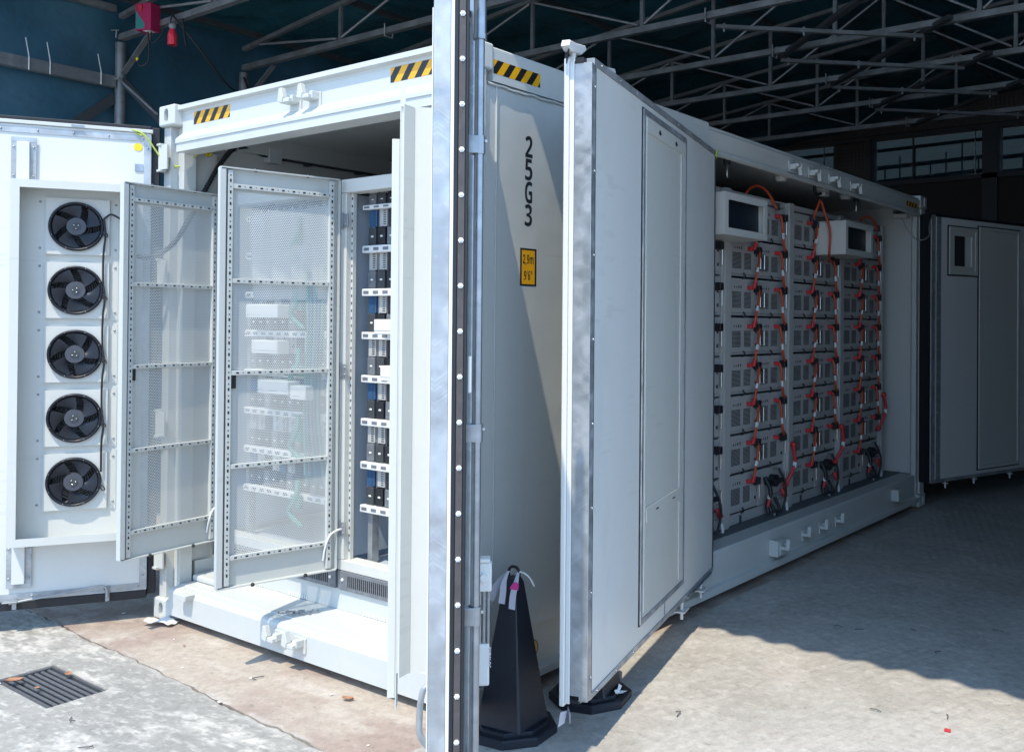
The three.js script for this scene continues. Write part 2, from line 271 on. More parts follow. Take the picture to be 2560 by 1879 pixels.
  for (let i = 0; i < 7; i++) { const x = -4.805 + 1.145 * i; tag(mesh('purlin', bar([x, topY(x) + 0.05, -9.2], [x, topY(x) + 0.05, -0.9], 0.05, 0.045), M.darksteel), 'long steel purlin lying across the truss tops', 'purlin', 'purlins of the canopy'); }
  const gt = thing('wall_girt', 'square steel girt tied along the blue tarpaulin wall', 'beam', [PX, 3.625, 0]);
  mesh('tube', bx(-0.03, 0.03, -0.045, 0.045, -1.02, 1.35), M.steel, gt);
  for (const z of [-0.9, -0.52, -0.37]) mesh('wire_tie', [rod([0.036, -0.05, z], [0.036, 0.05, z], 0.005, 6), rod([0.036, 0.05, z], [0.0, 0.2, z + 0.01], 0.004, 6)], M.sleeve, gt);
  tag(mesh('eave_beam', bx(PX - 0.03, PX + 0.03, 4.20, 4.25, -1.02, 1.35), M.steel), 'steel eave beam where the tarpaulin wall meets the roof', 'beam');
  for (let k = 0; k < 4; k++) { // plan bracing, an X between each pair of trusses
    const z0 = TZ[k + 2] - 0.1, z1 = TZ[k + 3] - 0.1, b = thing('plan_brace', `crossed flat steel brace bolted under the ${NTH[k + 2]} and ${NTH[k + 3]} trusses`, 'brace', [0, 3.925, 0], 0, 'crossed braces under the trusses');
    mesh('light_bar', bar([-0.76, 0.02, z0], [0.46, 0.02, z1], 0.04, 0.028), M.steel, b);
    mesh('dark_bar', bar([-0.76, 0.052, z1], [0.75, 0.052, z0 + 0.25], 0.05, 0.034), M.darksteel, b);
    for (const f of [0.04, 0.42, 0.96]) mesh('bolt', [rod([-0.76 + 1.22 * f, -0.018, z0 + (z1 - z0) * f], [-0.76 + 1.22 * f, 0.05, z0 + (z1 - z0) * f], 0.009, 6)], M.rawzinc, b);
  }
}
{ // building behind the canopy
  const b = thing('tiled_building', 'dark brown tiled building with long glass windows behind the canopy', 'building', [0, 0, -10.5]);
  mesh('wall', [bx(-9, 7, 0, 3.74, -0.3, 0), bx(-9, 7, 4.42, 8.5, -0.3, 0), bx(-2.84, -2.31, 3.74, 4.42, -0.3, 0)], M.grout, b);
  mesh('back_wall', bx(-9, 7, 0, 8.5, -3.3, -3), M.facade, b);
  mesh('pier', bx(-2.31, -2.24, 0, 4.42, -0.2, 0.07), M.facade, b); mesh('pier', bx(-0.66, -0.46, 0, 4.42, -0.25, 0.06), M.facade, b);
  mesh('lintel', bx(-9, 7, 4.385, 4.44, 0.002, 0.05), M.facade, b); mesh('sill', bx(-9, 7, 3.70, 3.765, 0.002, 0.06), M.facade, b);
  for (const [x0, x1] of [[-8.8, -5.2], [-5.15, -2.85], [-2.23, -0.67], [-0.45, 3.2]]) {
    const w = part('window', b); mesh('pane', bx(x0, x1, 3.772, 4.38, -0.12, -0.114), M.glass, w);
    [[3.80, 3.86], [3.99, 4.05], [4.24, 4.29]].forEach(([a, c], i) => mesh('reflection_bar', bar([x0 + 0.01, (a + c) / 2 - 0.03 + 0.012 * i, -0.17], [x1 - 0.01, (a + c) / 2 + 0.015, -0.17], 0.01, c - a), M.reflectgrey, w)); for (let q = 0; q < 7; q++) mesh('reflection_streak', bx(x0 + (x1 - x0) * (q + 0.5) / 7, x0 + (x1 - x0) * (q + 0.5) / 7 + 0.02, 3.78, 4.05 + 0.1 * (q % 3), -0.19, -0.18), M.reflectgrey, w);  // strips added behind the glass, standing in for reflections in it
    mesh('mullion', bx(x0 + (x1 - x0) * 0.36, x0 + (x1 - x0) * 0.36 + 0.02, 3.772, 4.38, -0.105, -0.08), M.facade, w); mesh('mullion', bx(x0 + (x1 - x0) * 0.92, x0 + (x1 - x0) * 0.92 + 0.012, 3.772, 4.38, -0.105, -0.08), M.rawzinc, w);
  }
  const tiles = []; const T = 0.058;
  for (let i = 0; i < 108; i++) for (let j = 0; j < 26; j++) { const x = -6 + i * T, y = 4.47 + j * T; tiles.push(bx(x, x + T - 0.005, y, y + T - 0.005, 0.001, 0.009 + 0.003 * rnd())); }
  for (let i = 0; i < 9; i++) for (let j = 0; j < 22; j++) { const x = -2.835 + i * T, y = 3.1 + j * T; tiles.push(bx(x, x + T - 0.005, y, y + T - 0.005, 0.001, 0.009 + 0.003 * rnd())); }
  const tm = mesh('wall_tiles', tiles, M.tile, b); tm.userData.kind = 'stuff';
  mesh('fascia_strip', bx(-2.5, -0.3, 5.14, 5.24, 0.02, 0.05), M.steel, b); mesh('fascia_strip', bx(-2.3, 1.5, 5.36, 5.46, 0.02, 0.05), M.steel, b);
  for (const x of [-3.9, -1.8, 0.2]) mesh('wall_bracket', [bx(x, x + 0.1, 4.9, 5.0, 0.02, 0.16), rod([x + 0.05, 4.95, 0.14], [x + 0.3, 4.75, 0.3], 0.03, 8)], M.darksteel, b);
}

// ================================================================ THE CONTAINER (x -2.438..0, z -6.058..0)
const box20 = thing('shipping_container', 'white steel shipping container with open end and side doors', 'container');
{
  const C = box20, ev = new Evaluator(); ev.useGroups = false;
  const casting = (sx, sy, sz) => { // corner casting with its three slots
    const x0 = sx ? -0.162 : -2.438, y0 = sy ? 2.778 : 0, z0 = sz ? -0.178 : -6.058, cx = x0 + 0.081, cy = y0 + 0.059, cz = z0 + 0.089;
    let b = new Brush(bx(x0, x0 + 0.162, y0, y0 + 0.118, z0, z0 + 0.178, 0.012)); const cut = g => { const c = new Brush(g); b = ev.evaluate(b, c, SUBTRACTION); };
    cut(bx(x0 + 0.028, x0 + 0.134, y0 + 0.025, y0 + 0.093, z0 + 0.028, z0 + 0.150));
    cut(prism(oval(cx - (sx ? -1 : 1) * 0.0, cy, 0.044, 0.078), 0.06).translate(0, 0, sz ? z0 + 0.14 : z0 - 0.02));
    cut(prism(oval(-cz, cy, 0.055, 0.082), 0.06).rotateY(Math.PI / 2).translate(sx ? x0 + 0.12 : x0 - 0.02, 0, 0));
    mesh('corner_casting', b.geometry, M.paint, C);
  };
  for (const a of [0, 1]) for (const b of [0, 1]) for (const c of [0, 1]) casting(a, b, c);
  // posts
  mesh('corner_post', [bx(-2.43, -2.36, 0.118, 2.778, -0.15, -0.03, 0.004), bx(-2.36, -2.30, 0.118, 2.778, -0.15, -0.075, 0.004)], M.paint, C);
  mesh('corner_post', [bx(-0.10, -0.006, 0.118, 2.778, -0.14, -0.012, 0.006)], M.paint, C);
  mesh('corner_post', [bx(-0.10, -0.012, 0.118, 2.778, -6.05, -5.93, 0.006), bx(-0.075, -0.03, 0.118, 2.70, -5.93, -5.86, 0.004)], M.paint, C);
  mesh('corner_post', bx(-2.43, -2.33, 0.118, 2.778, -6.05, -5.93), M.paint, C);
  // inner jamb of the end opening
  mesh('door_jamb', [prism([[-2.36, -0.151], [-2.342, -0.16], [-2.342, -0.30], [-2.36, -0.30]], 2.36).rotateX(Math.PI / 2).translate(0, 2.66, 0)], M.paint, C);
  // end header and sill
  mesh('end_header', profX([[-0.022, 2.886], [-0.022, 2.862], [-0.052, 2.855], [-0.052, 2.735], [-0.014, 2.700], [-0.010, 2.690], [-0.010, 2.672], [-0.016, 2.668], [-0.016, 2.625], [-0.13, 2.625], [-0.13, 2.886]], -2.276, -0.162), M.paint, C);
  const sill = [[0, 0.046], [0, 0.170], [-0.006, 0.185], [-0.020, 0.193], [-0.07, 0.195], [-0.074, 0.199], [-0.2998, 0.200], [-0.2998, 0.046]];
  mesh('end_sill', profX(sill, -2.276, -0.162), M.paint, C);
  mesh('sill_block', [bx(-2.29, -2.03, 0.2, 0.235, -0.29, -0.145, 0.012)], M.paint, C);
  mesh('floor_riser', bx(-2.36, -0.06, 0.201, 0.308, -0.33, -0.30), M.paint, C);
  const slots = []; for (const [a, n] of [[-1.60, 9], [-0.98, 13], [-1.93, 5]]) for (let i = 0; i < n; i++) slots.push(bx(a + i * 0.019, a + i * 0.019 + 0.011, 0.203, 0.222, -0.3, -0.296));
  mesh('riser_vent', slots, M.whitemetal, C).userData.kind = 'stuff';
  for (let i = 0; i < 12; i++) mesh('cross_member', bx(-2.31, -0.195, 0.10, 0.26, -0.62 - i * 0.46, -0.56 - i * 0.46), M.paint, C);
  // side rails
  mesh('side_bottom_rail', profZ([[0, 0.052], [0, 0.085], [-0.004, 0.092], [-0.036, 0.100], [-0.036, 0.285], [-0.044, 0.300], [-0.19, 0.300], [-0.19, 0.052]], -5.88, -0.178), M.paint, C);
  mesh('side_top_rail', profZ([[-0.014, 2.886], [-0.006, 2.878], [-0.006, 2.735], [-0.03, 2.735], [-0.12, 2.735], [-0.12, 2.886]], -2.02, -0.178), M.paint, C);
  mesh('side_top_rail', profZ([[-0.045, 2.872], [-0.010, 2.847], [-0.004, 2.840], [-0.020, 2.738], [-0.004, 2.728], [-0.002, 2.712], [-0.02, 2.702], [-0.030, 2.702], [-0.030, 2.785], [-0.12, 2.785], [-0.12, 2.872]], -5.88, -2.022), M.paint, C);
  mesh('side_top_rail', bx(-2.43, -2.32, 2.70, 2.886, -5.88, -0.178), M.paint, C); mesh('side_bottom_rail', bx(-2.43, -2.32, 0.05, 0.30, -5.88, -0.178), M.paint, C);
  // skin
  mesh('side_wall', [bx(-0.05, -0.018, 0.290, 2.732, -2.06, -0.14)], M.wallpaint, C);
  mesh('weld_seam', [rod([-0.017, 0.30, -0.213], [-0.017, 2.72, -0.213], 0.006, 6), tube(Array.from({ length: 26 }, (_, i) => [-0.012 + 0.002 * (n2(i * 0.9, 3) - 0.5), 2.728 - 0.01 * n2(i * 0.7, 9), -0.15 - i * 0.035]), 0.006, 60, 5)], M.paint, C);
  mesh('side_jamb', [bx(-0.30, -0.012, 0.301, 2.701, -2.12, -2.062)], M.paint, C);
  mesh('rear_end_wall', bx(-2.33, -0.10, 0.30, 2.80, -6.02, -5.93), M.paint, C);
  mesh('back_side_wall', bx(-2.42, -2.385, 0.30, 2.80, -5.93, -0.151), M.skin, C);
  mesh('roof_panel', bx(-2.42, -0.02, 2.842, 2.868, -6.0, -0.05), M.paint, C); mesh('ceiling', bx(-2.385, -0.121, 2.80, 2.82, -5.92, -0.131), M.skin, C);
  mesh('container_floor', bx(-2.384, -0.192, 0.262, 0.306, -5.92, -0.331), M.floor, C);
  mesh('partition', bx(-2.384, -0.3, 0.307, 2.799, -2.12, -2.063), M.paint, C);
  // stickers and stencils
  for (const [x, w] of [[-1.985, 0.35], [-0.345, 0.36]]) decal('hazard_sticker', w, 0.068, M.hazard, C, [x, 2.806, -0.0512], 0);
  decal('hazard_sticker', 0.31, 0.062, M.hazard, C, [-0.0057, 2.800, -0.335], Math.PI / 2); decal('hazard_sticker', 0.30, 0.062, M.hazard, C, [-0.0095, 2.792, -5.67], Math.PI / 2);
  decal('height_sign', 0.112, 0.172, M.sign, C, [-0.0176, 1.937, -0.432], Math.PI / 2);
  ['2', '5', 'G', '3'].forEach((ch, i) => { const g = new TextGeometry(ch, { font, size: 0.098, depth: 0.0004, curveSegments: 5 }); g.computeBoundingBox(); const q = g.boundingBox, w = q.max.x - q.min.x; g.translate(-q.min.x - w / 2, -q.min.y, 0).scale(0.05 / w, 1, 1); mesh('stencil_letter', g.rotateY(Math.PI / 2).translate(-0.0179, 2.4385 - i * 0.1045, -0.43), M.print, C); });
  const es = (x, y, z, ry, r, mat = M.earthyellow) => { const g = part('earth_sticker', C, [x, y, z], ry); mesh('disc', new THREE.CylinderGeometry(r, r, 0.001, 28).rotateX(Math.PI / 2), mat, g); mesh('symbol', [new THREE.TorusGeometry(r * 0.96, r * 0.05, 6, 28), bx(-0.04 * r, 0.04 * r, 0, 0.6 * r, 0.0006, 0.0012), bx(-0.5 * r, 0.5 * r, -0.04 * r, 0.04 * r, 0.0006, 0.0012), bx(-0.32 * r, 0.32 * r, -0.3 * r, -0.22 * r, 0.0006, 0.0012), bx(-0.15 * r, 0.15 * r, -0.54 * r, -0.46 * r, 0.0006, 0.0012)], M.print, g); };
  es(-0.0345, 0.176, -0.50, Math.PI / 2, 0.042); es(-2.299, 2.655, -0.22, Math.PI / 2, 0.026, M.yellow);
  // cam keepers: a forked lug on a base plate
  const keeper = (x, y, z, ry, up) => { const g = part('cam_keeper', C, [x, y, z], ry); const s = up ? 1 : -1;
    mesh('base_plate', bx(-0.045, 0.045, -0.045, 0.03, 0, 0.008, 0.003), M.paint, g);
    mesh('lug', [bx(-0.042, 0.03, -0.012, 0.012, 0.006, 0.07, 0.006), bx(0.012, 0.034, -0.01, 0.028, 0.006, 0.05, 0.005), prism([[-0.062, 0.0], [-0.03, -0.008], [-0.022, 0.018], [-0.036, 0.062], [-0.052, 0.060]], 0.022, [], 0.003).translate(0.01, 0, 0.05)].map(q => up ? q : q.rotateZ(Math.PI)), M.paint, g); };
  for (const x of [-1.225, -1.07]) { keeper(x, 2.772, -0.052, 0, true); }
  for (const x of [-1.235, -1.075]) { keeper(x, 0.128, 0, 0, true); }
  for (const z of [-3.15, -3.47, -3.83, -4.25]) keeper(-0.011, 2.782, z, Math.PI / 2, false);
  for (const z of [-3.45, -3.75, -4.05]) keeper(-0.034, 0.185, z, Math.PI / 2, true);
  mesh('rail_lug', [bx(-0.036, 0.03, 0.13, 0.24, -3.03, -2.9, 0.006)], M.paint, C); mesh('rail_lug', bx(-0.036, 0.03, 0.15, 0.25, -5.36, -5.24, 0.006), M.paint, C); keeper(0.031, 0.19, -2.97, Math.PI / 2, true);
  mesh('sill_tab', prism([[-2.11, 0.192], [-2.02, 0.192], [-2.025, 0.17], [-2.03, 0.165], [-2.10, 0.165]], 0.05, [], 0.002).translate(0, 0.004, -0.004), M.paint, C);
  // hinge lugs
  const hinge = (x, y, z, ry) => { const g = part('hinge', C, [x, y, z], ry); mesh('knuckle', rod([0, -0.075, 0], [0, 0.075, 0], 0.017, 12), M.paint, g); mesh('leaf_plate', [bx(-0.075, 0, -0.07, 0.07, -0.012, 0.0, 0.003), bx(-0.02, 0.02, 0.066, 0.08, -0.02, 0.02, 0.003), bx(-0.02, 0.02, -0.08, -0.066, -0.02, 0.02, 0.003)], M.paint, g); };
  for (const y of [2.60, 1.95, 1.10, 0.36]) { hinge(-2.40, y, 0.0, Math.PI); }
  for (const y of [2.55, 2.10, 1.60, 1.10, 0.60]) hinge(0.02, y, -5.965, -Math.PI / 2);
  mesh('hinge_post', bx(-0.01, 0.03, 0.22, 2.70, -5.995, -5.975, 0.004), M.paint, C);
}
const FY = [2.19, 1.842, 1.493, 1.145, 0.797];
// ---- doors; in each leaf x runs along the leaf, the inner face is z = 0 and looks along +z
const rivets = (pts, r = 0.006, z = 0.002) => pts.map(([x, y]) => new THREE.SphereGeometry(r, 8, 4, 0, Math.PI * 2, 0, Math.PI / 2).rotateX(Math.PI / 2).translate(x, y, z));
function endDoor(s, pos, turn) { // s = -1 left leaf, +1 right leaf
  const d = part('end_door', box20, pos, turn), L = 1.17, X = (a, b) => [Math.min(s * a, s * b), Math.max(s * a, s * b)];
  const b = (a, c, y0, y1, z0, z1, r) => bx(...X(a, c), y0, y1, z0, z1, r);
  const ports = s < 0 ? FY.map(y => oval(-0.366, y, 0.234, 0.234, 28)) : [], rect = (a, c, y0, y1) => { const [p, q] = X(a, c); return [[p, y0], [q, y0], [q, y1], [p, y1]]; };
  mesh('panel', prism(rect(0.01, L - 0.025, 0.165, 2.735), 0.058, ports).translate(0, 0, -0.06), M.skin, d);
  if (s < 0) mesh('added_fan_hood', [b(0.16, 0.57, 0.60, 2.38, -0.19, -0.186), b(0.16, 0.164, 0.60, 2.38, -0.186, -0.0605), b(0.566, 0.57, 0.60, 2.38, -0.186, -0.0605), b(0.164, 0.566, 2.376, 2.38, -0.186, -0.0605)], M.paint, d);  // unseen closed box, added so the fan openings stay dark
  mesh('edge_trim', [b(0.008, 0.045, 0.205, 2.69, -0.0019, 0.003, 0), b(0.008, L - 0.03, 2.69, 2.722, -0.0019, 0.0035), b(0.008, L - 0.03, 0.172, 0.205, -0.0019, 0.0035)], M.galv, d);
  mesh('top_cap', b(0.0, L - 0.025, 2.737, 2.757, -0.07, 0.012, 0.003), M.paint, d);
  mesh('gasket', [b(-0.034, 0.0085, 0.135, 2.775, -0.075, -0.02, 0.004), b(0.009, L - 0.025, 0.118, 0.164, -0.075, 0.006, 0.004), b(0.009, L - 0.025, 2.758, 2.782, -0.07, -0.02, 0.004)], M.rubber, d);
  mesh('free_edge_strip', b(L - 0.024, L - 0.002, 0.165, 2.736, -0.038, 0.012, 0.002), M.galv, d);
  mesh('free_edge_lip', [b(L - 0.024, L + 0.002, 0.165, 2.736, -0.049, -0.0385, 0.002), b(L - 0.03, L - 0.004, 0.30, 2.60, 0.013, 0.016)], M.whitemetal, d);
  mesh('edge_gasket', [b(L - 0.024, L + 0.004, 0.13, 2.76, -0.0605, -0.0495, 0.003), b(L - 0.024, L + 0.004, 0.13, 2.76, -0.0905, -0.0825, 0.002)], M.rubber, d);
  mesh('clamp_rail', b(L - 0.024, L + 0.002, 0.13, 2.76, -0.082, -0.061, 0.003), M.brownrail, d);
  for (let i = 0; i < 20; i++) mesh('cap_nut', [ball(s * (L + 0.003), 0.20 + i * 0.1325, -0.0715, 0.0055, 10), rod([s * (L + 0.001), 0.20 + i * 0.1325, -0.0715], [s * (L + 0.004), 0.20 + i * 0.1325, -0.0715], 0.0085, 6)], M.whitemetal, d);
  for (const [y0, y1] of [[2.425, 2.64], [0.26, 0.48]]) {
    mesh('cable_channel', [b(0.565, 0.678, y0, y1, 0.0036, 0.010), b(0.592, 0.652, y0, y1 - 0.004, 0.010, 0.034, 0.004)], y0 > 1 ? M.skin : M.skin, d);
    mesh('channel_flange', [b(0.563, 0.59, y0, y1, 0.0105, 0.014), b(0.654, 0.68, y0, y1, 0.0105, 0.014), y0 > 1 ? b(0.563, 0.68, y1 - 0.002, y1 + 0.022, 0.0105, 0.016) : b(0.563, 0.68, y0 - 0.022, y0 + 0.002, 0.0105, 0.016), ...rivets([[s * 0.576, y0 + 0.03], [s * 0.668, y0 + 0.03], [s * 0.576, y1 - 0.03], [s * 0.668, y1 - 0.03]], 0.007, 0.014)], M.galv, d);
  }
  mesh('rivet', rivets([...Array(7)].flatMap((_, i) => [[s * 0.026, 0.25 + i * 0.4], [s * (0.05 + i * 0.17), 2.706], [s * (0.05 + i * 0.17), 0.188]]), 0.006, 0.0035), M.zinc, d);
  if (s < 0) { mesh('stay_rod', tube([[-0.20, 0.150, 0.03], [-0.205, 0.20, 0.03], [-0.235, 0.213, 0.032], [-0.42, 0.190, 0.035], [-0.60, 0.172, 0.035], [-0.66, 0.165, 0.045]], 0.0065, 40), M.rawzinc, d);
    for (const g of [b(0.19, 0.21, 0.125, 0.2, 0.008, 0.022), b(0.63, 0.65, 0.125, 0.18, 0.008, 0.022), b(0.62, 0.69, 0.17, 0.176, 0.01, 0.06, 0.002)]) mesh('rod_clip', g, M.rawzinc, d);
    const g = part('earth_sticker', d, [-0.075, 2.655, 0.0]); mesh('disc', new THREE.CylinderGeometry(0.022, 0.022, 0.001, 24).rotateX(Math.PI / 2), M.yellow, g);
    mesh('latch_plate', b(0.34, 0.40, 2.738, 2.752, 0.0125, 0.018), M.zinc, d); mesh('latch_plate', b(0.046, 0.09, 2.52, 2.56, 0.0, 0.004), M.zinc, d);
  } else {
    mesh('lock_rod', [rod([L - 0.10, 0.05, -0.118], [L - 0.10, 2.56, -0.118], 0.0150, 18), rod([L - 0.10, 2.55, -0.118], [L - 0.10, 2.86, -0.118], 0.0195, 18), rod([L - 0.10, 2.54, -0.118], [L - 0.10, 2.556, -0.118], 0.0215, 18)], M.zinc, d);
    for (const y of [2.22, 1.35, 0.80]) mesh('rod_bracket', [new THREE.CylinderGeometry(0.0195, 0.0195, 0.055, 18).translate(L - 0.10, y, -0.118), bx(L - 0.121, L - 0.079, y - 0.0275, y + 0.0275, -0.118, -0.0605, 0.003), rod([L - 0.102, y + 0.012, -0.135], [L - 0.09, y + 0.012, -0.140], 0.005, 8)], M.zinc, d);
    mesh('rod_handle', [bx(L - 0.06, L - 0.02, 1.476, 1.584, -0.104, -0.094, 0.003)], M.whitemetal, d);
    mesh('outer_lock_rod', rod([L - 0.58, 0.05, -0.082], [L - 0.58, 2.84, -0.082], 0.0155, 14), M.zinc, d);
    const h = part('lever_lock', d, [L - 0.62, 0, -0.063]);
    mesh('lock_box', [bx(-0.05, 0.0, 0.722, 0.825, -0.098, -0.045, 0.006), rod([0, 0.775, -0.072], [0.014, 0.775, -0.072], 0.014, 14), bx(-0.05, 0.004, 0.826, 0.84, -0.092, -0.05, 0.004)], M.whitemetal, h);
    mesh('lever', [bx(-0.035, -0.01, 0.53, 0.722, -0.062, -0.052, 0.003), bx(-0.035, -0.01, 0.53, 0.722, -0.092, -0.082, 0.003), bx(-0.03, -0.012, 0.51, 0.725, -0.078, -0.066, 0.003)], M.zinc, h);
    mesh('grip', bx(-0.036, -0.004, 0.385, 0.535, -0.092, -0.05, 0.007), M.whitemetal, h);
    ['SUBALOC', 'SUBALOC'].forEach((t, i) => { const g = new TextGeometry(t, { font, size: 0.012, depth: 0.001, curveSegments: 3 }); g.rotateZ(i ? -Math.PI / 2 : Math.PI / 2).rotateY(Math.PI / 2).translate(-0.0042, i ? 0.525 : 0.395, i ? -0.086 : -0.058); mesh('embossed_name', g, M.sleeve, h); });
    mesh('door_hook', tube([[0.98, 0.56, 0.012], [0.985, 0.555, 0.035], [0.99, 0.52, 0.046], [0.99, 0.46, 0.050], [0.985, 0.42, 0.050], [0.98, 0.385, 0.035], [0.98, 0.365, 0.016]], 0.010, 40, 10), M.rawzinc, d);
    mesh('hook_bracket', [bx(0.95, 0.99, 0.54, 0.62, 0.004, 0.02, 0.003)], M.rawzinc, d);
  }
  return d;
}
endDoor(-1, [-2.438, 0, 0.03], Math.atan2(0.85, 0.53));
const RD = { pos: [0.015, 0, 0.05], turn: -0.824 };
endDoor(1, RD.pos, RD.turn);
function leafLocks(d, x) {
  mesh('lever', [bx(x, x + 0.03, 0.44, 0.85, -0.145, -0.125, 0.005), bx(x - 0.01, x + 0.04, 0.80, 0.89, -0.16, -0.115, 0.006), bx(x - 0.005, x + 0.035, 0.32, 0.50, -0.16, -0.12, 0.006)], M.whitemetal, d);
}
{ // side leaf folded back against the wall; x runs from 0 (hinge) to -2.1
  const d = part('side_door', box20, [0.0, 0, -2.09], Math.atan2(0.957, -0.29)), L = -2.1;
  mesh('panel', [bx(L + 0.03, -0.01, 0.235, 2.695, -0.1, -0.001)], M.skin, d);
  mesh('top_trim', [bx(L + 0.03, 0.0, 2.696, 2.724, -0.03, 0.004)], M.rawzinc, d); mesh('top_gasket', bx(L, 0.005, 2.697, 2.722, -0.105, -0.031), M.rubber, d);
  mesh('bottom_trim', [bx(L + 0.03, 0.0, 0.212, 0.234, -0.03, 0.004)], M.galv, d); mesh('bottom_gasket', bx(L, 0.005, 0.205, 0.234, -0.105, -0.031), M.rubber, d);
  mesh('edge_strip', [bx(L, L + 0.029, 0.215, 2.70, -0.068, 0.004, 0.002), bx(L + 0.0295, L + 0.045, 0.215, 2.695, -0.0005, 0.0035)], M.galv, d);
  mesh('edge_gasket', bx(L + 0.0455, L + 0.052, 0.24, 2.69, -0.0005, 0.003), M.rubber, d);
  mesh('edge_profile', [bx(L - 0.004, L + 0.025, 0.20, 2.715, -0.088, -0.069, 0.004), bx(L - 0.012, L + 0.025, 0.19, 2.72, -0.11, -0.0885, 0.006)], M.whitemetal, d);
  mesh('hinge_edge', bx(-0.009, 0.012, 0.215, 2.70, -0.1, 0.002), M.darksteel, d);
  // inset panel with its moulding
  mesh('moulding', [...frame4(-1.44, -0.69, 0.315, 2.662, 0.022, -0.0005, 0.010)], M.galv, d);
  mesh('moulding_seal', frame4(-1.447, -0.683, 0.308, 2.669, 0.0065, -0.0005, 0.004), M.rubber, d);
  mesh('inset_panel', [bx(-1.417, -0.713, 0.338, 2.639, 0.0, 0.006)], M.insetskin, d);
  mesh('inset_rail', [bx(-1.40, -0.73, 2.565, 2.63, 0.0065, 0.013), bx(-1.40, -1.375, 0.36, 2.5645, 0.0065, 0.011), bx(-0.80, -0.73, 0.36, 2.5645, 0.0065, 0.011), bx(-1.37, -0.805, 0.765, 0.835, 0.0065, 0.012)], M.insetskin, d);
  for (const x of [-1.22, -0.93]) mesh('key_slot', [bx(x, x + 0.04, 2.59, 2.60, 0.0132, 0.0142), bx(x + 0.01, x + 0.03, 2.585, 2.608, 0.0132, 0.0146), bx(x, x + 0.04, 0.80, 0.806, 0.0122, 0.0142)], M.darkhole, d);
  mesh('rivet', rivets([...Array(9)].flatMap((_, i) => [[-1.388, 0.4 + i * 0.26], [-0.77, 0.45 + i * 0.26]]).concat([...Array(8)].map((_, i) => [L + 0.036, 0.3 + i * 0.33]), [...Array(9)].map((_, i) => [-0.15 - i * 0.23, 2.71]), [...Array(9)].map((_, i) => [-0.15 - i * 0.23, 0.222])), 0.006, 0.0045), M.zinc, d);
  mesh('panel_joint', bx(-1.02, -1.017, 0.236, 0.302, 0, 0.0015), M.darkhole, d);
  for (const [x, y] of [[L + 0.02, 2.735], [-1.72, 2.735]]) mesh('cam', [rod([x, 2.70, -0.085], [x, y + 0.03, -0.085], 0.013, 10), prism([[-0.08, 0], [-0.05, -0.012], [0.05, 0.0], [0.10, 0.03], [0.09, 0.042], [0.0, 0.026], [-0.07, 0.02]], 0.03, [], 0.003).translate(x, y + 0.02, -0.10), prism([[-0.02, 0], [0.09, -0.005], [0.085, 0.014], [-0.02, 0.014]], 0.03, [], 0.003).translate(x, y - 0.025, -0.10)], M.whitemetal, d);
  mesh('rubber_flap', prism([[-0.04, 0], [0.02, -0.045], [0.055, -0.04], [0.01, 0.055]], 0.003).rotateY(0.6).translate(L - 0.02, 2.735, -0.095), M.rubber, d);
  mesh('corner_wrap', [prism([[-0.02, 0], [0.05, 0.0], [0.07, -0.03], [0.04, -0.025], [0.02, -0.015], [0.0, -0.03], [-0.02, -0.04]], 0.002).rotateY(0.5).translate(L, 0.172, -0.07), prism([[0, 0], [0.03, 0.0], [0.02, -0.045], [-0.01, -0.055]], 0.002).rotateY(-0.6).translate(L - 0.02, 0.172, -0.10)], M.ribbon, d);
  for (const x of [-0.62, -0.20]) mesh('drop_pin', [rod([x, 0.10, -0.02], [x, 0.235, -0.02], 0.009, 8), bx(x - 0.05, x + 0.05, 0.145, 0.153, -0.05, 0.01, 0.002), rod([x, 0.205, -0.02], [x + 0.04, 0.225, -0.02], 0.009, 8)], M.whitemetal, d);
  mesh('pin_rail', rod([-0.62, 0.218, 0.012], [-0.08, 0.218, 0.012], 0.007, 8), M.zinc, d);
  leafLocks(d, L + 0.16); mesh('lock_rod', [rod([L + 0.22, 0.12, -0.118], [L + 0.22, 2.78, -0.118], 0.0155, 12), rod([L + 0.9, 0.12, -0.118], [L + 0.9, 2.78, -0.118], 0.0155, 12)], M.zinc, d);
  mesh('earth_lead', tube([[-0.01, 2.69, 0.006], [0.015, 2.73, 0.01], [0.03, 2.70, 0.0], [0.02, 2.64, -0.02], [0.03, 2.60, -0.06]], 0.006, 24, 6), M.greenwire, d);
}
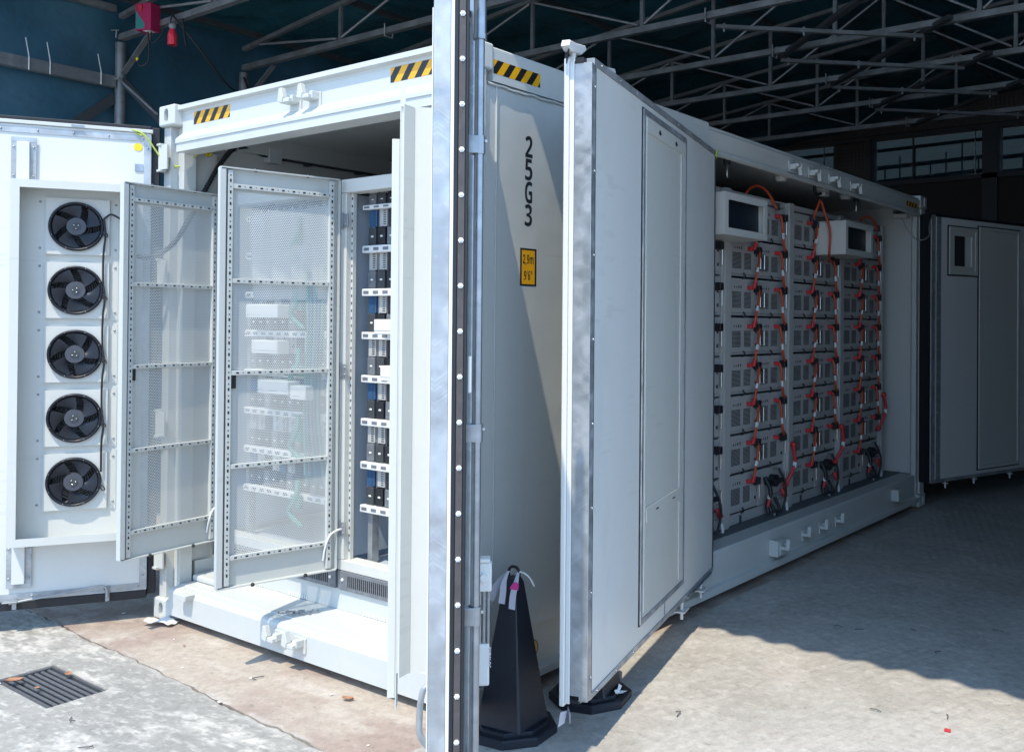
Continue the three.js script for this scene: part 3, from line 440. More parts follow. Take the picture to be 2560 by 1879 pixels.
{ // side leaf at the far corner; x runs from 0 (hinge) to 1.9
  const d = part('side_door', box20, [0.09, 0, -5.92], Math.atan2(0.945, 0.326)), L = 1.9;
  mesh('panel', [bx(0.01, L, 0.255, 2.70, -0.1, -0.001)], M.skin, d);
  mesh('edge_strip', [bx(0.0, 0.05, 0.24, 2.715, -0.0005, 0.006), bx(0.075, 0.14, 0.24, 2.70, -0.0005, 0.004)], M.rawzinc, d);
  mesh('top_gasket', bx(-0.005, L, 2.701, 2.725, -0.1, 0.004), M.rubber, d); mesh('bottom_trim', bx(0.0, L, 0.225, 0.254, -0.1, 0.004), M.rawzinc, d); mesh('edge_gasket', bx(-0.03, -0.001, 0.23, 2.72, -0.11, -0.01), M.rubber, d);
  for (const [x0, x1, y0, y1] of [[0.25, 0.69, 2.17, 2.62], [0.725, 1.41, 0.30, 2.645]]) { mesh('moulding', frame4(x0, x1, y0, y1, 0.03, -0.0005, 0.02), M.insetskin, d); mesh('moulding_seal', frame4(x0 - 0.013, x1 + 0.013, y0 - 0.013, y1 + 0.013, 0.012, -0.0005, 0.008), M.rubber, d); }
  mesh('inset_panel', bx(0.756, 1.379, 0.331, 2.614, 0, 0.008), M.insetskin, d);
  mesh('window_recess', [...frame4(0.281, 0.659, 2.201, 2.589, 0.05, 0.0, 0.012), bx(0.331, 0.52, 2.251, 2.539, 0.0, 0.003)], M.insetskin, d);
  mesh('window_opening', bx(0.33, 0.50, 2.252, 2.538, 0.0035, 0.006), M.darkhole, d);
  for (const x of [0.25, 0.70, 1.3]) mesh('drop_pin', [rod([x, 0.16, -0.02], [x, 0.26, -0.02], 0.009, 8), bx(x - 0.02, x + 0.02, 0.2, 0.21, -0.04, 0.0)], M.whitemetal, d);
  mesh('rivet', rivets([...Array(9)].map((_, i) => [0.10, 0.3 + i * 0.29]), 0.008, 0.004), M.zinc, d);
  mesh('earth_lead', tube([[-0.0, 2.70, 0.0], [-0.10, 2.60, 0.05], [-0.16, 2.49, 0.08], [-0.28, 2.46, 0.05], [-0.36, 2.56, 0.0], [-0.38, 2.66, -0.04]], 0.006, 30, 6), M.rawzinc, d);
  leafLocks(d, 1.5);
}

// ================================================================ FAN TRAYS AND FANS ON THE END DOORS
const LD = { pos: [-2.438, 0, 0.03], turn: Math.atan2(0.85, 0.53) };
const onDoor = (d, x, y, z) => [d.pos[0] + x * Math.cos(d.turn) + z * Math.sin(d.turn), d.pos[1] + y, d.pos[2] - x * Math.sin(d.turn) + z * Math.cos(d.turn)];
function fanTray(s, door, label) {
  const t = thing('fan_tray', label, 'fan tray', door.pos, door.turn), X = (a, b) => [Math.min(s * a, s * b), Math.max(s * a, s * b)], D = 0.155;
  const b = (a, c, y0, y1, z0, z1, r) => bx(...X(a, c), y0, y1, z0, z1, r);
  const ring = y => s < 0 ? [oval(-0.366, y, 0.234, 0.234, 28)] : [], rect = (a, c, y0, y1) => { const [p, q] = X(a, c); return [[p, y0], [q, y0], [q, y1], [p, y1]]; };
  mesh('back_plate', prism(rect(0.10, 0.655, 0.485, 2.42), 0.003, s < 0 ? FY.flatMap(ring) : []).translate(0, 0, 0.011), M.powder, t);
  mesh('side_wall', b(0.10, 0.104, 0.485, 2.42, 0.0142, D), M.powder, t); mesh('side_wall', b(0.651, 0.655, 0.485, 2.42, 0.0142, D), M.powder, t);
  mesh('top_wall', b(0.1042, 0.6508, 2.416, 2.42, 0.0142, D), M.powder, t); mesh('bottom_wall', b(0.1042, 0.6508, 0.485, 0.489, 0.0142, D), M.powder, t);
  mesh('rim', [b(0.10, 0.655, 2.378, 2.42, D, D + 0.003), b(0.10, 0.655, 0.485, 0.527, D, D + 0.003), b(0.10, 0.142, 0.527, 2.378, D, D + 0.003), b(0.613, 0.655, 0.527, 2.378, D, D + 0.003)], M.powder, t);
  if (s < 0) FY.forEach(y => {
    const p = part('mounting_plate', t);
    mesh('flange', prism(rect(0.165, 0.56, y - 0.165, y + 0.165), 0.002, ring(y)).translate(0, 0, 0.0142), M.powder, p);
    mesh('raised_face', prism(rect(0.208, 0.514, y - 0.153, y + 0.153), 0.0177, ring(y)).translate(0, 0, 0.0163), M.powder, p);
    mesh('screw', rivets([[-0.18, y + 0.13], [-0.18, y - 0.12], [-0.542, y + 0.13], [-0.542, y - 0.12]], 0.007, 0.0162), M.rawzinc, p);
  }); else {
    mesh('front_flange', [b(0.60, 0.655, 0.36, 2.50, D + 0.0035, D + 0.0065), b(0.645, 0.655, 0.40, 2.31, D + 0.007, D + 0.033, 0.002)], M.powder, t);
    mesh('outer_end_plate', b(0.656, 0.660, 0.485, 2.42, 0.02, D - 0.004), M.powder, t);
    mesh('flared_lip', prism([[0.661, 0.112], [0.664, 0.112], [0.712, 0.142], [0.710, 0.1445]], 1.93).rotateX(Math.PI / 2).translate(0, 2.418, 0), M.powder, t); mesh('hanging_tab', b(0.66, 0.664, 2.42, 2.50, D - 0.012, D + 0.003), M.powder, t);
  }
  return t;
}
fanTray(-1, LD, 'shallow white sheet metal tray holding five black fans');
fanTray(1, RD, 'shallow white sheet metal tray seen side on, on the door with bolted edge');
function makeFan() {
  const f = thing('axial_fan', 'round black axial fan with five blades in the white tray', 'fan', [0, 0, 0], LD.turn, 'fans in the white tray');
  const ring = [[0.1335, 0], [0.1335, 0.016], [0.129, 0.022], [0.123, 0.022], [0.117, 0.014], [0.1165, -0.012], [0.12, -0.012], [0.12, 0]].map(p => new THREE.Vector2(...p));
  mesh('ring', new THREE.LatheGeometry([...ring, ring[0]], 48).rotateX(Math.PI / 2), M.fanblack, f);
  mesh('duct', new THREE.CylinderGeometry(0.1165, 0.1165, 0.085, 40, 1, true).rotateX(Math.PI / 2).translate(0, 0, -0.043), M.fanblack, f);
  mesh('rear_guard', [0.018, 0.030, 0.042, 0.054, 0.066, 0.078, 0.090, 0.102, 0.114].map(r => new THREE.TorusGeometry(r, 0.0032, 5, 32).translate(0, 0, -0.075)), M.fanblack, f);
  mesh('hub', [new THREE.CylinderGeometry(0.047, 0.050, 0.022, 32).rotateX(Math.PI / 2).translate(0, 0, 0.010)], M.fanhub, f);
  mesh('hub_cap', new THREE.CylinderGeometry(0.021, 0.021, 0.003, 24).rotateX(Math.PI / 2).translate(0, 0, 0.0225), M.darksteel, f);
  mesh('hub_screws', [0, 1, 2].map(i => ball(0.0125 * Math.cos(i * 2.094 + 0.5), 0.0125 * Math.sin(i * 2.094 + 0.5), 0.025, 0.0042, 8)), M.chrome, f);
  for (let k = 0; k < 5; k++) {
    const g = new THREE.PlaneGeometry(1, 1, 8, 8), p = g.attributes.position, a0 = k * 2 * Math.PI / 5 + 0.25;
    for (let i = 0; i < p.count; i++) { const t = p.getX(i) + 0.5, w = p.getY(i), r = 0.045 + 0.069 * t, a = a0 + w * (0.62 + 0.38 * t) + 0.35 * t; p.setXYZ(i, r * Math.cos(a), r * Math.sin(a), 0.0125 - w * 0.018 * (1.1 - 0.35 * t) + 0.002 * Math.cos(w * 3)); }
    g.computeVertexNormals(); mesh('blade', g, M.fanblack, f);
  }
  const wires = [0.062, 0.082, 0.102].map(r => new THREE.TorusGeometry(r, 0.0012, 4, 28).translate(0, 0, -0.03)); for (let k = 0; k < 4; k++) wires.push(rod([0.115 * Math.cos(k * 0.785), 0.115 * Math.sin(k * 0.785), -0.03], [-0.115 * Math.cos(k * 0.785), -0.115 * Math.sin(k * 0.785), -0.03], 0.0012, 4));
  mesh('guard', wires, M.fanhub, f);
  mesh('ring_screws', [...Array(8)].map((_, i) => ball(0.1265 * Math.cos(i * 0.785 + 0.4), 0.1265 * Math.sin(i * 0.785 + 0.4), 0.0225, 0.0028, 6)), M.zinc, f);
  mesh('cable_clip', tube([[0.128, -0.02, 0.02], [0.148, -0.035, 0.026], [0.152, -0.05, 0.026], [0.14, -0.05, 0.024], [0.126, -0.03, 0.02]], 0.003, 24, 6), M.black, f);
  return f;
}
{
  const f = makeFan();
  FY.forEach((y, i) => { const o = i ? copy(f) : f; o.userData.label = `${i < 4 ? ORD[i] : 'lowest'} round black axial fan in the white tray on the open door`; o.position.set(...onDoor(LD, -0.366, y, 0.0345)); o.children.forEach(c => { if (c.name === 'blade' || c.name === 'hub_screws') c.rotation.z = i * 0.47; }); });
  const pts = []; FY.forEach((y, i) => { pts.push(onDoor(LD, -0.235, y + 0.05, 0.05), onDoor(LD, -0.226, y - 0.05, 0.055)); if (i < 4) pts.push(onDoor(LD, -0.234, y - 0.13, 0.05)); });
  const wire = mesh('fan_cable', [tube(pts.slice(0, -1), 0.0055, 120, 7), tube([onDoor(LD, -0.232, 2.24, 0.05), onDoor(LD, -0.20, 2.262, 0.06), onDoor(LD, -0.16, 2.245, 0.07), onDoor(LD, -0.11, 2.20, 0.08)], 0.0055, 24, 7)], M.black);
  tag(wire, 'thin black cable running down beside the five fans', 'cable');
}
tag(mesh('earth_wire', tube([[-2.46, 2.72, 0.08], [-2.50, 2.75, 0.13], [-2.44, 2.73, 0.09], [-2.40, 2.62, 0.02], [-2.38, 2.56, -0.02], [-2.33, 2.57, -0.10], [-2.28, 2.66, -0.17]], 0.0045, 50, 6), M.greenwire), 'thin yellow green earth wire looped from fan door to frame', 'wire');

// ================================================================ ELECTRICAL CABINETS BEHIND THE END DOORS
function meshDoor(parent, hx, hz, dx, dz) { // x runs from the free edge (-0.585) to the hinge (0)
  const d = part('mesh_door', parent, [hx, 0, hz], Math.atan2(-dz, dx)), y0 = 0.42, y1 = 2.405, W = -0.585;
  mesh('border_sheet', [bx(W, 0, 2.30, y1, -0.001, 0.001), bx(W, 0, y0, 0.565, -0.001, 0.001), bx(W, -0.497, 0.565, 2.30, -0.001, 0.001), bx(-0.048, 0, 0.565, 2.30, -0.001, 0.001)], M.meshpaint, d);
  mesh('perforated_sheet', new THREE.PlaneGeometry(0.449, 1.735).translate(-0.2725, 1.4325, 0), M.perforated, d);
  mesh('edge_flange', [bx(W - 0.004, W + 0.002, y0, y1, -0.004, 0.03), bx(W + 0.002, W + 0.022, y0 + 0.006, y1 - 0.006, 0.027, 0.03), bx(W, 0, y1, y1 + 0.006, -0.004, 0.03), bx(W, 0, y0 - 0.006, y0, -0.004, 0.03), bx(0, 0.006, y0, y1, -0.004, 0.03)], M.meshpaint, d);
  const hrow = (x0, x1, y, n) => [...Array(n)].flatMap((_, i) => { const x = x0 + (x1 - x0) * (i + 0.5) / n; return [bx(x - 0.0065, x + 0.0065, y - 0.0038, y + 0.0038, 0.0225, 0.0232), bx(x + 0.024, x + 0.028, y - 0.0025, y + 0.0025, 0.0225, 0.0232)]; });
  const vrow = (x, a, b, n) => [...Array(n)].flatMap((_, i) => { const y = a + (b - a) * (i + 0.5) / n; return [bx(x - 0.004, x + 0.004, y - 0.0072, y + 0.0072, 0.0245, 0.0252), bx(x - 0.003, x + 0.003, y + 0.022, y + 0.028, 0.0245, 0.0252)]; });
  for (const y of [2.323, 1.872, 1.434, 0.990, 0.556]) { const c = mesh('crossbar', [bx(-0.528, -0.048, y - 0.011, y + 0.011, 0.002, 0.0225, 0.002)], M.meshpaint, d); mesh('slot_row', hrow(-0.525, -0.05, y, 9), M.darkhole, d); }
  for (const x of [-0.54, -0.036]) { mesh('upright_bar', bx(x - 0.012, x + 0.012, y0 + 0.008, y1 - 0.008, 0.002, 0.0245, 0.002), M.meshpaint, d); mesh('slot_row', vrow(x, y0 + 0.03, y1 - 0.03, 35), M.darkhole, d); }
  mesh('cap', [ball(-0.16, y1 + 0.006, 0.016, 0.010, 8), ball(-0.42, y1 + 0.006, 0.016, 0.010, 8), ball(-0.16, y0 - 0.004, 0.03, 0.010, 8), ball(-0.42, y0 - 0.004, 0.03, 0.010, 8)], M.black, d);
  mesh('earth_lead', tube([[-0.06, 0.47, 0.01], [-0.055, 0.53, 0.02], [-0.03, 0.60, 0.03], [0.02, 0.62, 0.03], [0.05, 0.60, 0.0]], 0.006, 24, 6), M.sleeve, d);
  mesh('latch_hole', bx(-0.53, -0.502, 1.36, 1.44, 0.001, 0.012), M.black, d);
  return d;
}
function hingeSet(c, x, z) { for (const y of [2.20, 1.43, 0.62]) mesh('cabinet_hinge', [bx(x - 0.035, x + 0.035, y - 0.035, y + 0.035, z, z + 0.006, 0.002), rod([x - 0.01, y - 0.04, z + 0.008], [x - 0.01, y + 0.04, z + 0.008], 0.008, 8), ...rivets([[x + 0.022, y + 0.018], [x + 0.022, y - 0.018]], 0.006, z + 0.006)], M.rawzinc, c); }
function cabinet(x0, x1, label) {
  const c = thing('electrical_cabinet', label, 'cabinet', [0, 0, 0]), y0 = 0.407, y1 = 2.414, zf = -0.29, zb = -1.15;
  mesh('front_post', [bx(x0, x0 + 0.042, y0 + 0.055, y1 - 0.07, zf - 0.05, zf, 0.003), bx(x0 + 0.0425, x0 + 0.058, y0 + 0.055, y1 - 0.07, zf - 0.05, zf - 0.03)], M.powder, c);
  mesh('front_post', bx(x1 - 0.055, x1, y0 + 0.055, y1 - 0.07, zf - 0.05, zf, 0.003), M.powder, c);
  mesh('top_beam', bx(x0, x1, y1 - 0.069, y1, zf - 0.08, zf, 0.004), M.powder, c); mesh('bottom_beam', bx(x0, x1, y0, y0 + 0.054, zf - 0.08, zf, 0.004), M.powder, c);
  mesh('side_panel', bx(x0, x0 + 0.02, y0 + 0.055, y1 - 0.07, zb, zf - 0.051), M.bluegrey, c); mesh('side_panel', bx(x1 - 0.02, x1, y0 + 0.055, y1 - 0.07, zb, zf - 0.051), M.bluegrey, c);
  mesh('back_panel', bx(x0, x1, y0, y1, zb - 0.02, zb), M.bluegrey, c); mesh('top_panel', bx(x0, x1, y1 - 0.02, y1 - 0.002, zb, zf - 0.081), M.powder, c); mesh('base_tray', bx(x0, x1, y0, y0 + 0.02, zb, zf - 0.081), M.bluegrey, c);
  mesh('slot_row', [...Array(48)].map((_, i) => bx(x0 + 0.047, x0 + 0.054, 0.50 + i * 0.0385, 0.513 + i * 0.0385, zf - 0.0299, zf - 0.0288)), M.darkhole, c);
  mesh('rear_post', [bx(x0 + 0.09, x0 + 0.125, y0 + 0.03, y1 - 0.10, -0.45, -0.405, 0.002)], M.rawzinc, c); mesh('rear_post', bx(x1 - 0.125, x1 - 0.09, y0 + 0.03, y1 - 0.10, -0.45, -0.405, 0.002), M.rawzinc, c);
  const p = part('plinth', c); mesh('plinth_body', bx(x0 + 0.004, x1 - 0.004, 0.309, 0.4055, -0.36, -0.285, 0.003), M.plinthgrey, p);
  mesh('plinth_slots', [...Array(62)].map((_, i) => bx(x0 + 0.085 + i * 0.0152, x0 + 0.0915 + i * 0.0152, 0.33, 0.387, -0.2849, -0.2835)), M.darkhole, p); mesh('plinth_bolt', rivets([[x0 + 0.045, 0.362], [x1 - 0.045, 0.362]], 0.009, -0.2845), M.whitemetal, p);
  return c;
}
const cabA = cabinet(-2.27, -1.186, 'open electrical cabinet with two perforated mesh doors'), cabB = cabinet(-1.176, -0.10, 'open electrical cabinet showing its shelves beside the door with bolted edge');
meshDoor(cabA, -1.176, -0.262, 0.225, -0.975); meshDoor(cabA, -2.262, -0.262, -0.105, -0.994);
hingeSet(cabB, -1.15, -0.2885); hingeSet(cabA, -2.25, -0.2885);
function shelfUnit(kind) { // one shelf of plug-in modules behind a white front bar; x from 0 to 0.8
  const s = thing('module_shelf', '', 'shelf', [0, 0, 0], 0, 'module shelves in the electrical cabinets');
  mesh('front_bar', bx(0, 0.82, 0, 0.038, 0, 0.03, 0.004), M.whitemetal, s);
  mesh('bar_windows', [...Array(11)].map((_, i) => bx(0.015 + i * 0.074, 0.055 + i * 0.074, 0.011, 0.027, 0.0302, 0.0312)), M.plinthgrey, s).userData.kind = 'stuff';
  mesh('shelf_plate', bx(0, 0.82, 0.002, 0.006, -0.4, -0.001), M.powder, s);
  for (let i = 0; i < 11; i++) {
    const x = 0.028 + i * 0.072, m = part('plug_module', s);
    mesh('divider', bx(x - 0.006, x - 0.002, 0.04, 0.235, -0.05, 0.000), M.rawzinc, m);
    mesh('upper_body', bx(x, x + 0.056, 0.135, 0.232, -0.12, 0.006 - 0.006 * (i % 2), 0.003), [kind ? M.blue : M.module, M.module, M.black, M.cabinetgrey][i % 4], m);
    mesh('lower_body', bx(x, x + 0.056, 0.042, 0.130, -0.12, 0.012, 0.003), [M.plinthgrey, M.darksteel, M.black][(i + kind) % 3], m);
    mesh('badge', new THREE.SphereGeometry(0.011, 10, 6).scale(1, 0.5, 0.3).translate(x + 0.03, 0.085, 0.0125), M.paper, m);
    mesh('vent_slits', [...Array(7)].map((_, q) => bx(x + 0.03, x + 0.05, 0.145 + q * 0.0115, 0.150 + q * 0.0115, 0.0062 - 0.006 * (i % 2), 0.0072 - 0.006 * (i % 2))), kind ? M.darksteel : M.darkhole, m);
  }
  return s;
}
{
  const k0 = shelfUnit(0), k1 = shelfUnit(1); k0.position.set(-1.115, 2.262, -0.405); k0.userData.label = 'topmost plug-in module shelf in the cabinet without mesh doors'; k1.position.set(-1.115, 2.012, -0.405); k1.userData.label = 'second plug-in module shelf in the cabinet without mesh doors';
  for (let r = 2; r < 8; r++) copy(r % 2 ? k1 : k0, [-1.115, 2.262 - r * 0.2235, -0.405], 0, `${ORD[r]} plug-in module shelf in the cabinet without mesh doors`);
  k1.position.y = 2.262 - 0.2235;
  for (let r = 0; r < 8; r++) (r ? q => q : q => (q.scale.y = 0.62, q))(copy(r % 2 ? k1 : k0, [-2.16, 2.262 - r * 0.2235, -0.405], 0, `${ORD[r]} module shelf seen through the perforated mesh door`));
  k0.scale.y = 0.62;
  const wb = (x, y, w) => { const b = thing('white_junction_box', x > -1.2 ? 'small white plastic box clipped onto the module shelves' : 'white plastic box seen behind the perforated mesh door', 'box', [x, y, -0.37], 0, x > -1.2 ? 'white boxes on the shelves' : 'white boxes behind the mesh door'); mesh('body', bx(0, w, 0, 0.075, 0, 0.08, 0.006), M.whitemetal, b); mesh('lid_line', bx(0.004, w - 0.004, 0.018, 0.0195, 0.0801, 0.0808), M.darksteel, b); };
  wb(-0.915, 1.62, 0.22); wb(-0.865, 1.39, 0.2); wb(-2.02, 1.70, 0.30); wb(-1.96, 1.50, 0.24); wb(-1.90, 1.28, 0.28); wb(-1.6, 1.26, 0.14);
  for (let i = 0; i < 5; i++) tag(mesh('teal_cable', [tube([[-1.62, 2.25 - i * 0.36, -0.36], [-1.60, 2.16 - i * 0.36, -0.335], [-1.66, 2.08 - i * 0.36, -0.335], [-1.58, 2.0 - i * 0.36, -0.36]], 0.014, 20, 7), bx(-1.66, -1.58, 2.10 - i * 0.36, 2.16 - i * 0.36, -0.37, -0.34, 0.006)], M.teal), 'teal cable with a square plug behind the mesh door', 'cable', 'teal cables behind the mesh door');
  for (let i = 0; i < 5; i++) tag(mesh('blue_cable', tube([[-1.40 - i * 0.035, 1.95, -0.35], [-1.38 - i * 0.03, 1.6, -0.33], [-1.42 - i * 0.03, 1.2, -0.34], [-1.36 - i * 0.04, 0.8, -0.35]], 0.009, 24, 6), i % 2 ? M.blue : M.teal), 'long cable hanging inside the cabinet behind the mesh door', 'cable', 'hanging cables behind the mesh door');
  // bags and sheets hanging at the top, seen through the mesh
  tag(mesh('plastic_sheet', (() => { const g = new THREE.PlaneGeometry(0.75, 0.5, 40, 12), p = g.attributes.position; for (let i = 0; i < p.count; i++) p.setZ(i, 0.018 * Math.sin(p.getX(i) * 34 + p.getY(i) * 5) + 0.01 * Math.sin(p.getX(i) * 71)); g.computeVertexNormals(); return g.translate(-1.68, 2.05, -0.345); })(), M.clear), 'creased clear plastic sheet hanging behind the perforated door', 'plastic sheet');
  // fittings above the cabinets
  const lf = thing('ceiling_bracket', 'small white bracket under the ceiling behind the end header', 'bracket', [-0.95, 2.70, -0.20]); mesh('arm', bx(0, 0.03, 0, 0.06, -0.02, 0.02), M.paint, lf); mesh('plate', bx(0.0, 0.16, -0.012, 0, -0.03, 0.03, 0.003), M.paint, lf); mesh('stem', bx(0.01, 0.02, 0.061, 0.099, -0.01, 0.01), M.paint, lf);
  const hose = thing('corrugated_hose', 'thick black corrugated hose clipped along the inner wall', 'hose'); const hp = [[-2.40, 2.05, 0.22], [-2.33, 2.03, 0.10], [-2.285, 2.10, 0.0], [-2.30, 2.28, -0.12], [-2.315, 2.433, -0.21], [-2.32, 2.62, -0.32], [-2.32, 2.71, -0.40], [-2.335, 2.725, -0.50], [-2.345, 2.705, -0.60]];
  const hc = new THREE.CatmullRomCurve3(hp.map(p => V(...p))), rings = []; for (let i = 0; i < 90; i++) { const q = hc.getPoint(i / 89), tn = hc.getTangent(i / 89); rings.push(new THREE.TorusGeometry(0.0125, 0.0032, 5, 10).applyQuaternion(new THREE.Quaternion().setFromUnitVectors(V(0, 0, 1), tn)).translate(q.x, q.y, q.z)); }
  mesh('hose_body', [tube(hp, 0.0125, 60, 10)], M.black, hose); mesh('hose_ribs', rings, M.black, hose); mesh('clip', [new THREE.TorusGeometry(0.018, 0.005, 6, 14).rotateY(0.3).translate(-2.32, 2.712, -0.405), bx(-2.38, -2.325, 2.70, 2.73, -0.42, -0.40)], M.zinc, hose);
  const jb = thing('junction_box', 'grey metal junction box on the inner wall under the ceiling', 'box', [-2.384, 2.66, -0.72]); mesh('body', bx(0.001, 0.07, 0, 0.09, 0, 0.09, 0.004), M.cabinetgrey, jb); mesh('gland', rod([0.04, 0.045, 0.09], [0.04, 0.045, 0.12], 0.016, 10), M.black, jb);
  const cd = thing('conduit', 'dark conduit running from the junction box into the container', 'conduit'); mesh('pipe', rod([-2.35, 2.70, -0.745], [-2.35, 2.70, -2.03], 0.014, 8), M.darksteel, cd); for (const z of [-0.95, -1.35, -1.75]) mesh('saddle', bx(-2.383, -2.33, 2.68, 2.72, z, z + 0.03), M.darksteel, cd);
}

// ================================================================ BATTERY RACKS BEHIND THE SIDE DOORS
const RX = -0.30, ROW = 0.2715, TOP = 2.555, BAYS = [[-2.68, -1.86], [-3.655, -2.825], [-4.63, -3.80], [-5.605, -4.775]];
for (const [i, z] of [-2.7525, -3.7275, -4.7025, -5.6625].entries()) {
  const r = thing('rack_post', i < 3 ? `${NTH[i]} wide grey rack post counted from the folded side door` : 'narrow grey rack post at the end by the far container wall', 'rack post', [0, 0, 0], 0, i < 3 ? 'rack posts between battery columns' : undefined), w = i < 3 ? 0.065 : 0.05;
  mesh('post', bx(RX - 0.05, RX + 0.012, 0.308, 2.60, z - w, z + w, 0.004), M.module, r); mesh('front_channel', [bx(RX + 0.0125, RX + 0.035, 0.308, 2.60, z - w * 0.2, z + w * 0.95, 0.003)], M.module, r); mesh('side_plate', bx(RX - 0.75, RX - 0.051, 0.308, 2.60, z - 0.01, z + 0.01), M.module, r);
}
for (const [i, [z0, z1]] of BAYS.entries()) { const b = thing('battery_rack', ['grey battery rack half hidden by the folded side door', 'grey battery rack between the first and second wide posts', 'grey battery rack between the second and third wide posts', 'grey battery rack next to the far end wall'][i], 'rack', [0, 0, 0], 0, 'rack frames in the container'); mesh('plinth', bx(RX - 0.6, RX - 0.004, 0.308, 0.378, z0, z1), M.module, b); mesh('top_rail', bx(RX - 0.05, RX - 0.002, TOP + 0.005, TOP + 0.045, z0, z1), M.module, b); mesh('plinth_clip', bx(RX - 0.003, RX + 0.01, 0.29, 0.36, z1 - 0.16, z1 - 0.15), M.darksteel, b); mesh('back_panel', bx(RX - 0.75, RX - 0.74, 0.308, 2.6, z0, z1), M.bluegrey, b); }
const vent = (x0, x1) => [...Array(13)].map((_, i) => bx(x0, x1, 0.058 + i * 0.0088, 0.0625 + i * 0.0088, 0.0005, 0.0018));
const GEO = {
  panel: ready(bx(-0.196, 0.196, 0.022, 0.262, -0.55, 0, 0.003)), ledge: ready([bx(-0.2, 0.2, 0.004, 0.02, -0.5, -0.006)]), v1: ready(vent(-0.185, -0.06)), v2: ready(vent(-0.015, 0.085)),
  handle: ready([rod([0, 0.07, 0], [0, 0.07, 0.035], 0.0055, 8), rod([0, 0.165, 0], [0, 0.165, 0.035], 0.0055, 8), rod([0, 0.066, 0.035], [0, 0.169, 0.035], 0.0055, 8)]),
  foot: ready(rod([0, 0, 0.0], [0, 0, 0.006], 0.012, 8)), gap: ready(bx(-0.2, 0.2, 0.0, 0.0035, -0.4, 0.004)),
  marks: ready([0, 1, 2, 3].map(i => i < 2 ? prism([[0, 0], [0.016, 0], [0.008, 0.016]], 0.0008).translate(-0.16 + i * 0.032, 0.195, 0) : bx(-0.16 + i * 0.032, -0.148 + i * 0.032, 0.193, 0.212, 0, 0.0008))), tie: ready([tube([[-0.04, -0.012, 0], [-0.03, 0.006, 0.018], [-0.04, 0.03, 0.01]], 0.005, 12, 6)]),
  redplug: ready([bx(-0.017, 0.017, -0.014, 0.014, 0, 0.036, 0.004), rod([0, 0, 0.025], [0, 0.0, 0.044], 0.012, 10)]), blackplug: ready([bx(-0.02, 0.024, -0.03, 0.022, 0, 0.05, 0.006)])
};
function module(side) { // front looks along +z, 0.4 m wide
  const m = thing('battery_module', 'grey battery module with slotted vents and chrome handle slotted in the rack', 'battery', [0, 0, 0], Math.PI / 2, 'battery modules in the rack');
  mesh('front_panel', GEO.panel, M.module, m); mesh('ledge', GEO.ledge, M.module, m); mesh('gap_strip', GEO.gap, M.rubber, m); mesh('vent', GEO.v1, M.darkhole, m); mesh('vent', GEO.v2, M.darkhole, m); mesh('symbols', GEO.marks, M.print, m);
  const h = mesh('handle', GEO.handle, M.chrome, m); h.position.x = 0.165; for (const y of [0.07, 0.165]) mesh('handle_foot', GEO.foot, M.darksteel, m).position.set(0.165, y, 0);
  if (side) { mesh('handle', GEO.handle, M.chrome, m).position.x = -0.19; for (const y of [0.07, 0.165]) mesh('handle_foot', GEO.foot, M.darksteel, m).position.set(-0.19, y, 0); }
  const r = mesh('red_plug', GEO.redplug, M.red, m); r.position.set(0.045, 0.2, 0.001); const k = mesh('black_plug', GEO.blackplug, M.black, m); k.position.set(0.14, 0.198, 0.001); mesh('cable_tie', GEO.tie, M.black, m);
  return m;
}
function cableBetween(side) { // joins a module to the one below it
  const c = thing('battery_cable', side ? 'orange cable with white sleeve from red plug down to black plug' : 'orange cable with white sleeve from black plug down to red plug', 'cable', [0, 0, 0], Math.PI / 2, side ? 'orange cables on the handled columns' : 'orange cables on the first columns');
  const pts = side ? [[0.045, 0.20, 0.045], [0.044, 0.15, 0.058], [0.052, 0.06, 0.062], [0.085, -0.02, 0.055], [0.130, -0.06, 0.045]] : [[0.135, 0.185, 0.045], [0.105, 0.13, 0.056], [0.070, 0.06, 0.062], [0.052, -0.01, 0.058], [0.048, -0.06, 0.05]];
  mesh('jacket', tube(pts, 0.0092, 30, 9), M.orange, c); const cv = new THREE.CatmullRomCurve3(pts.map(p => V(...p))), q = [0.46, 0.52, 0.58].map(t => cv.getPoint(t).toArray()); mesh('white_sleeve', tube(q, 0.0102, 6, 9), M.sleeve, c);
  mesh('boot', side ? rod([0.125, -0.05, 0.047], [0.145, -0.075, 0.035], 0.016, 8) : rod([0.049, -0.03, 0.056], [0.046, -0.075, 0.045], 0.016, 8), side ? M.black : M.red, c);
  return c;
}
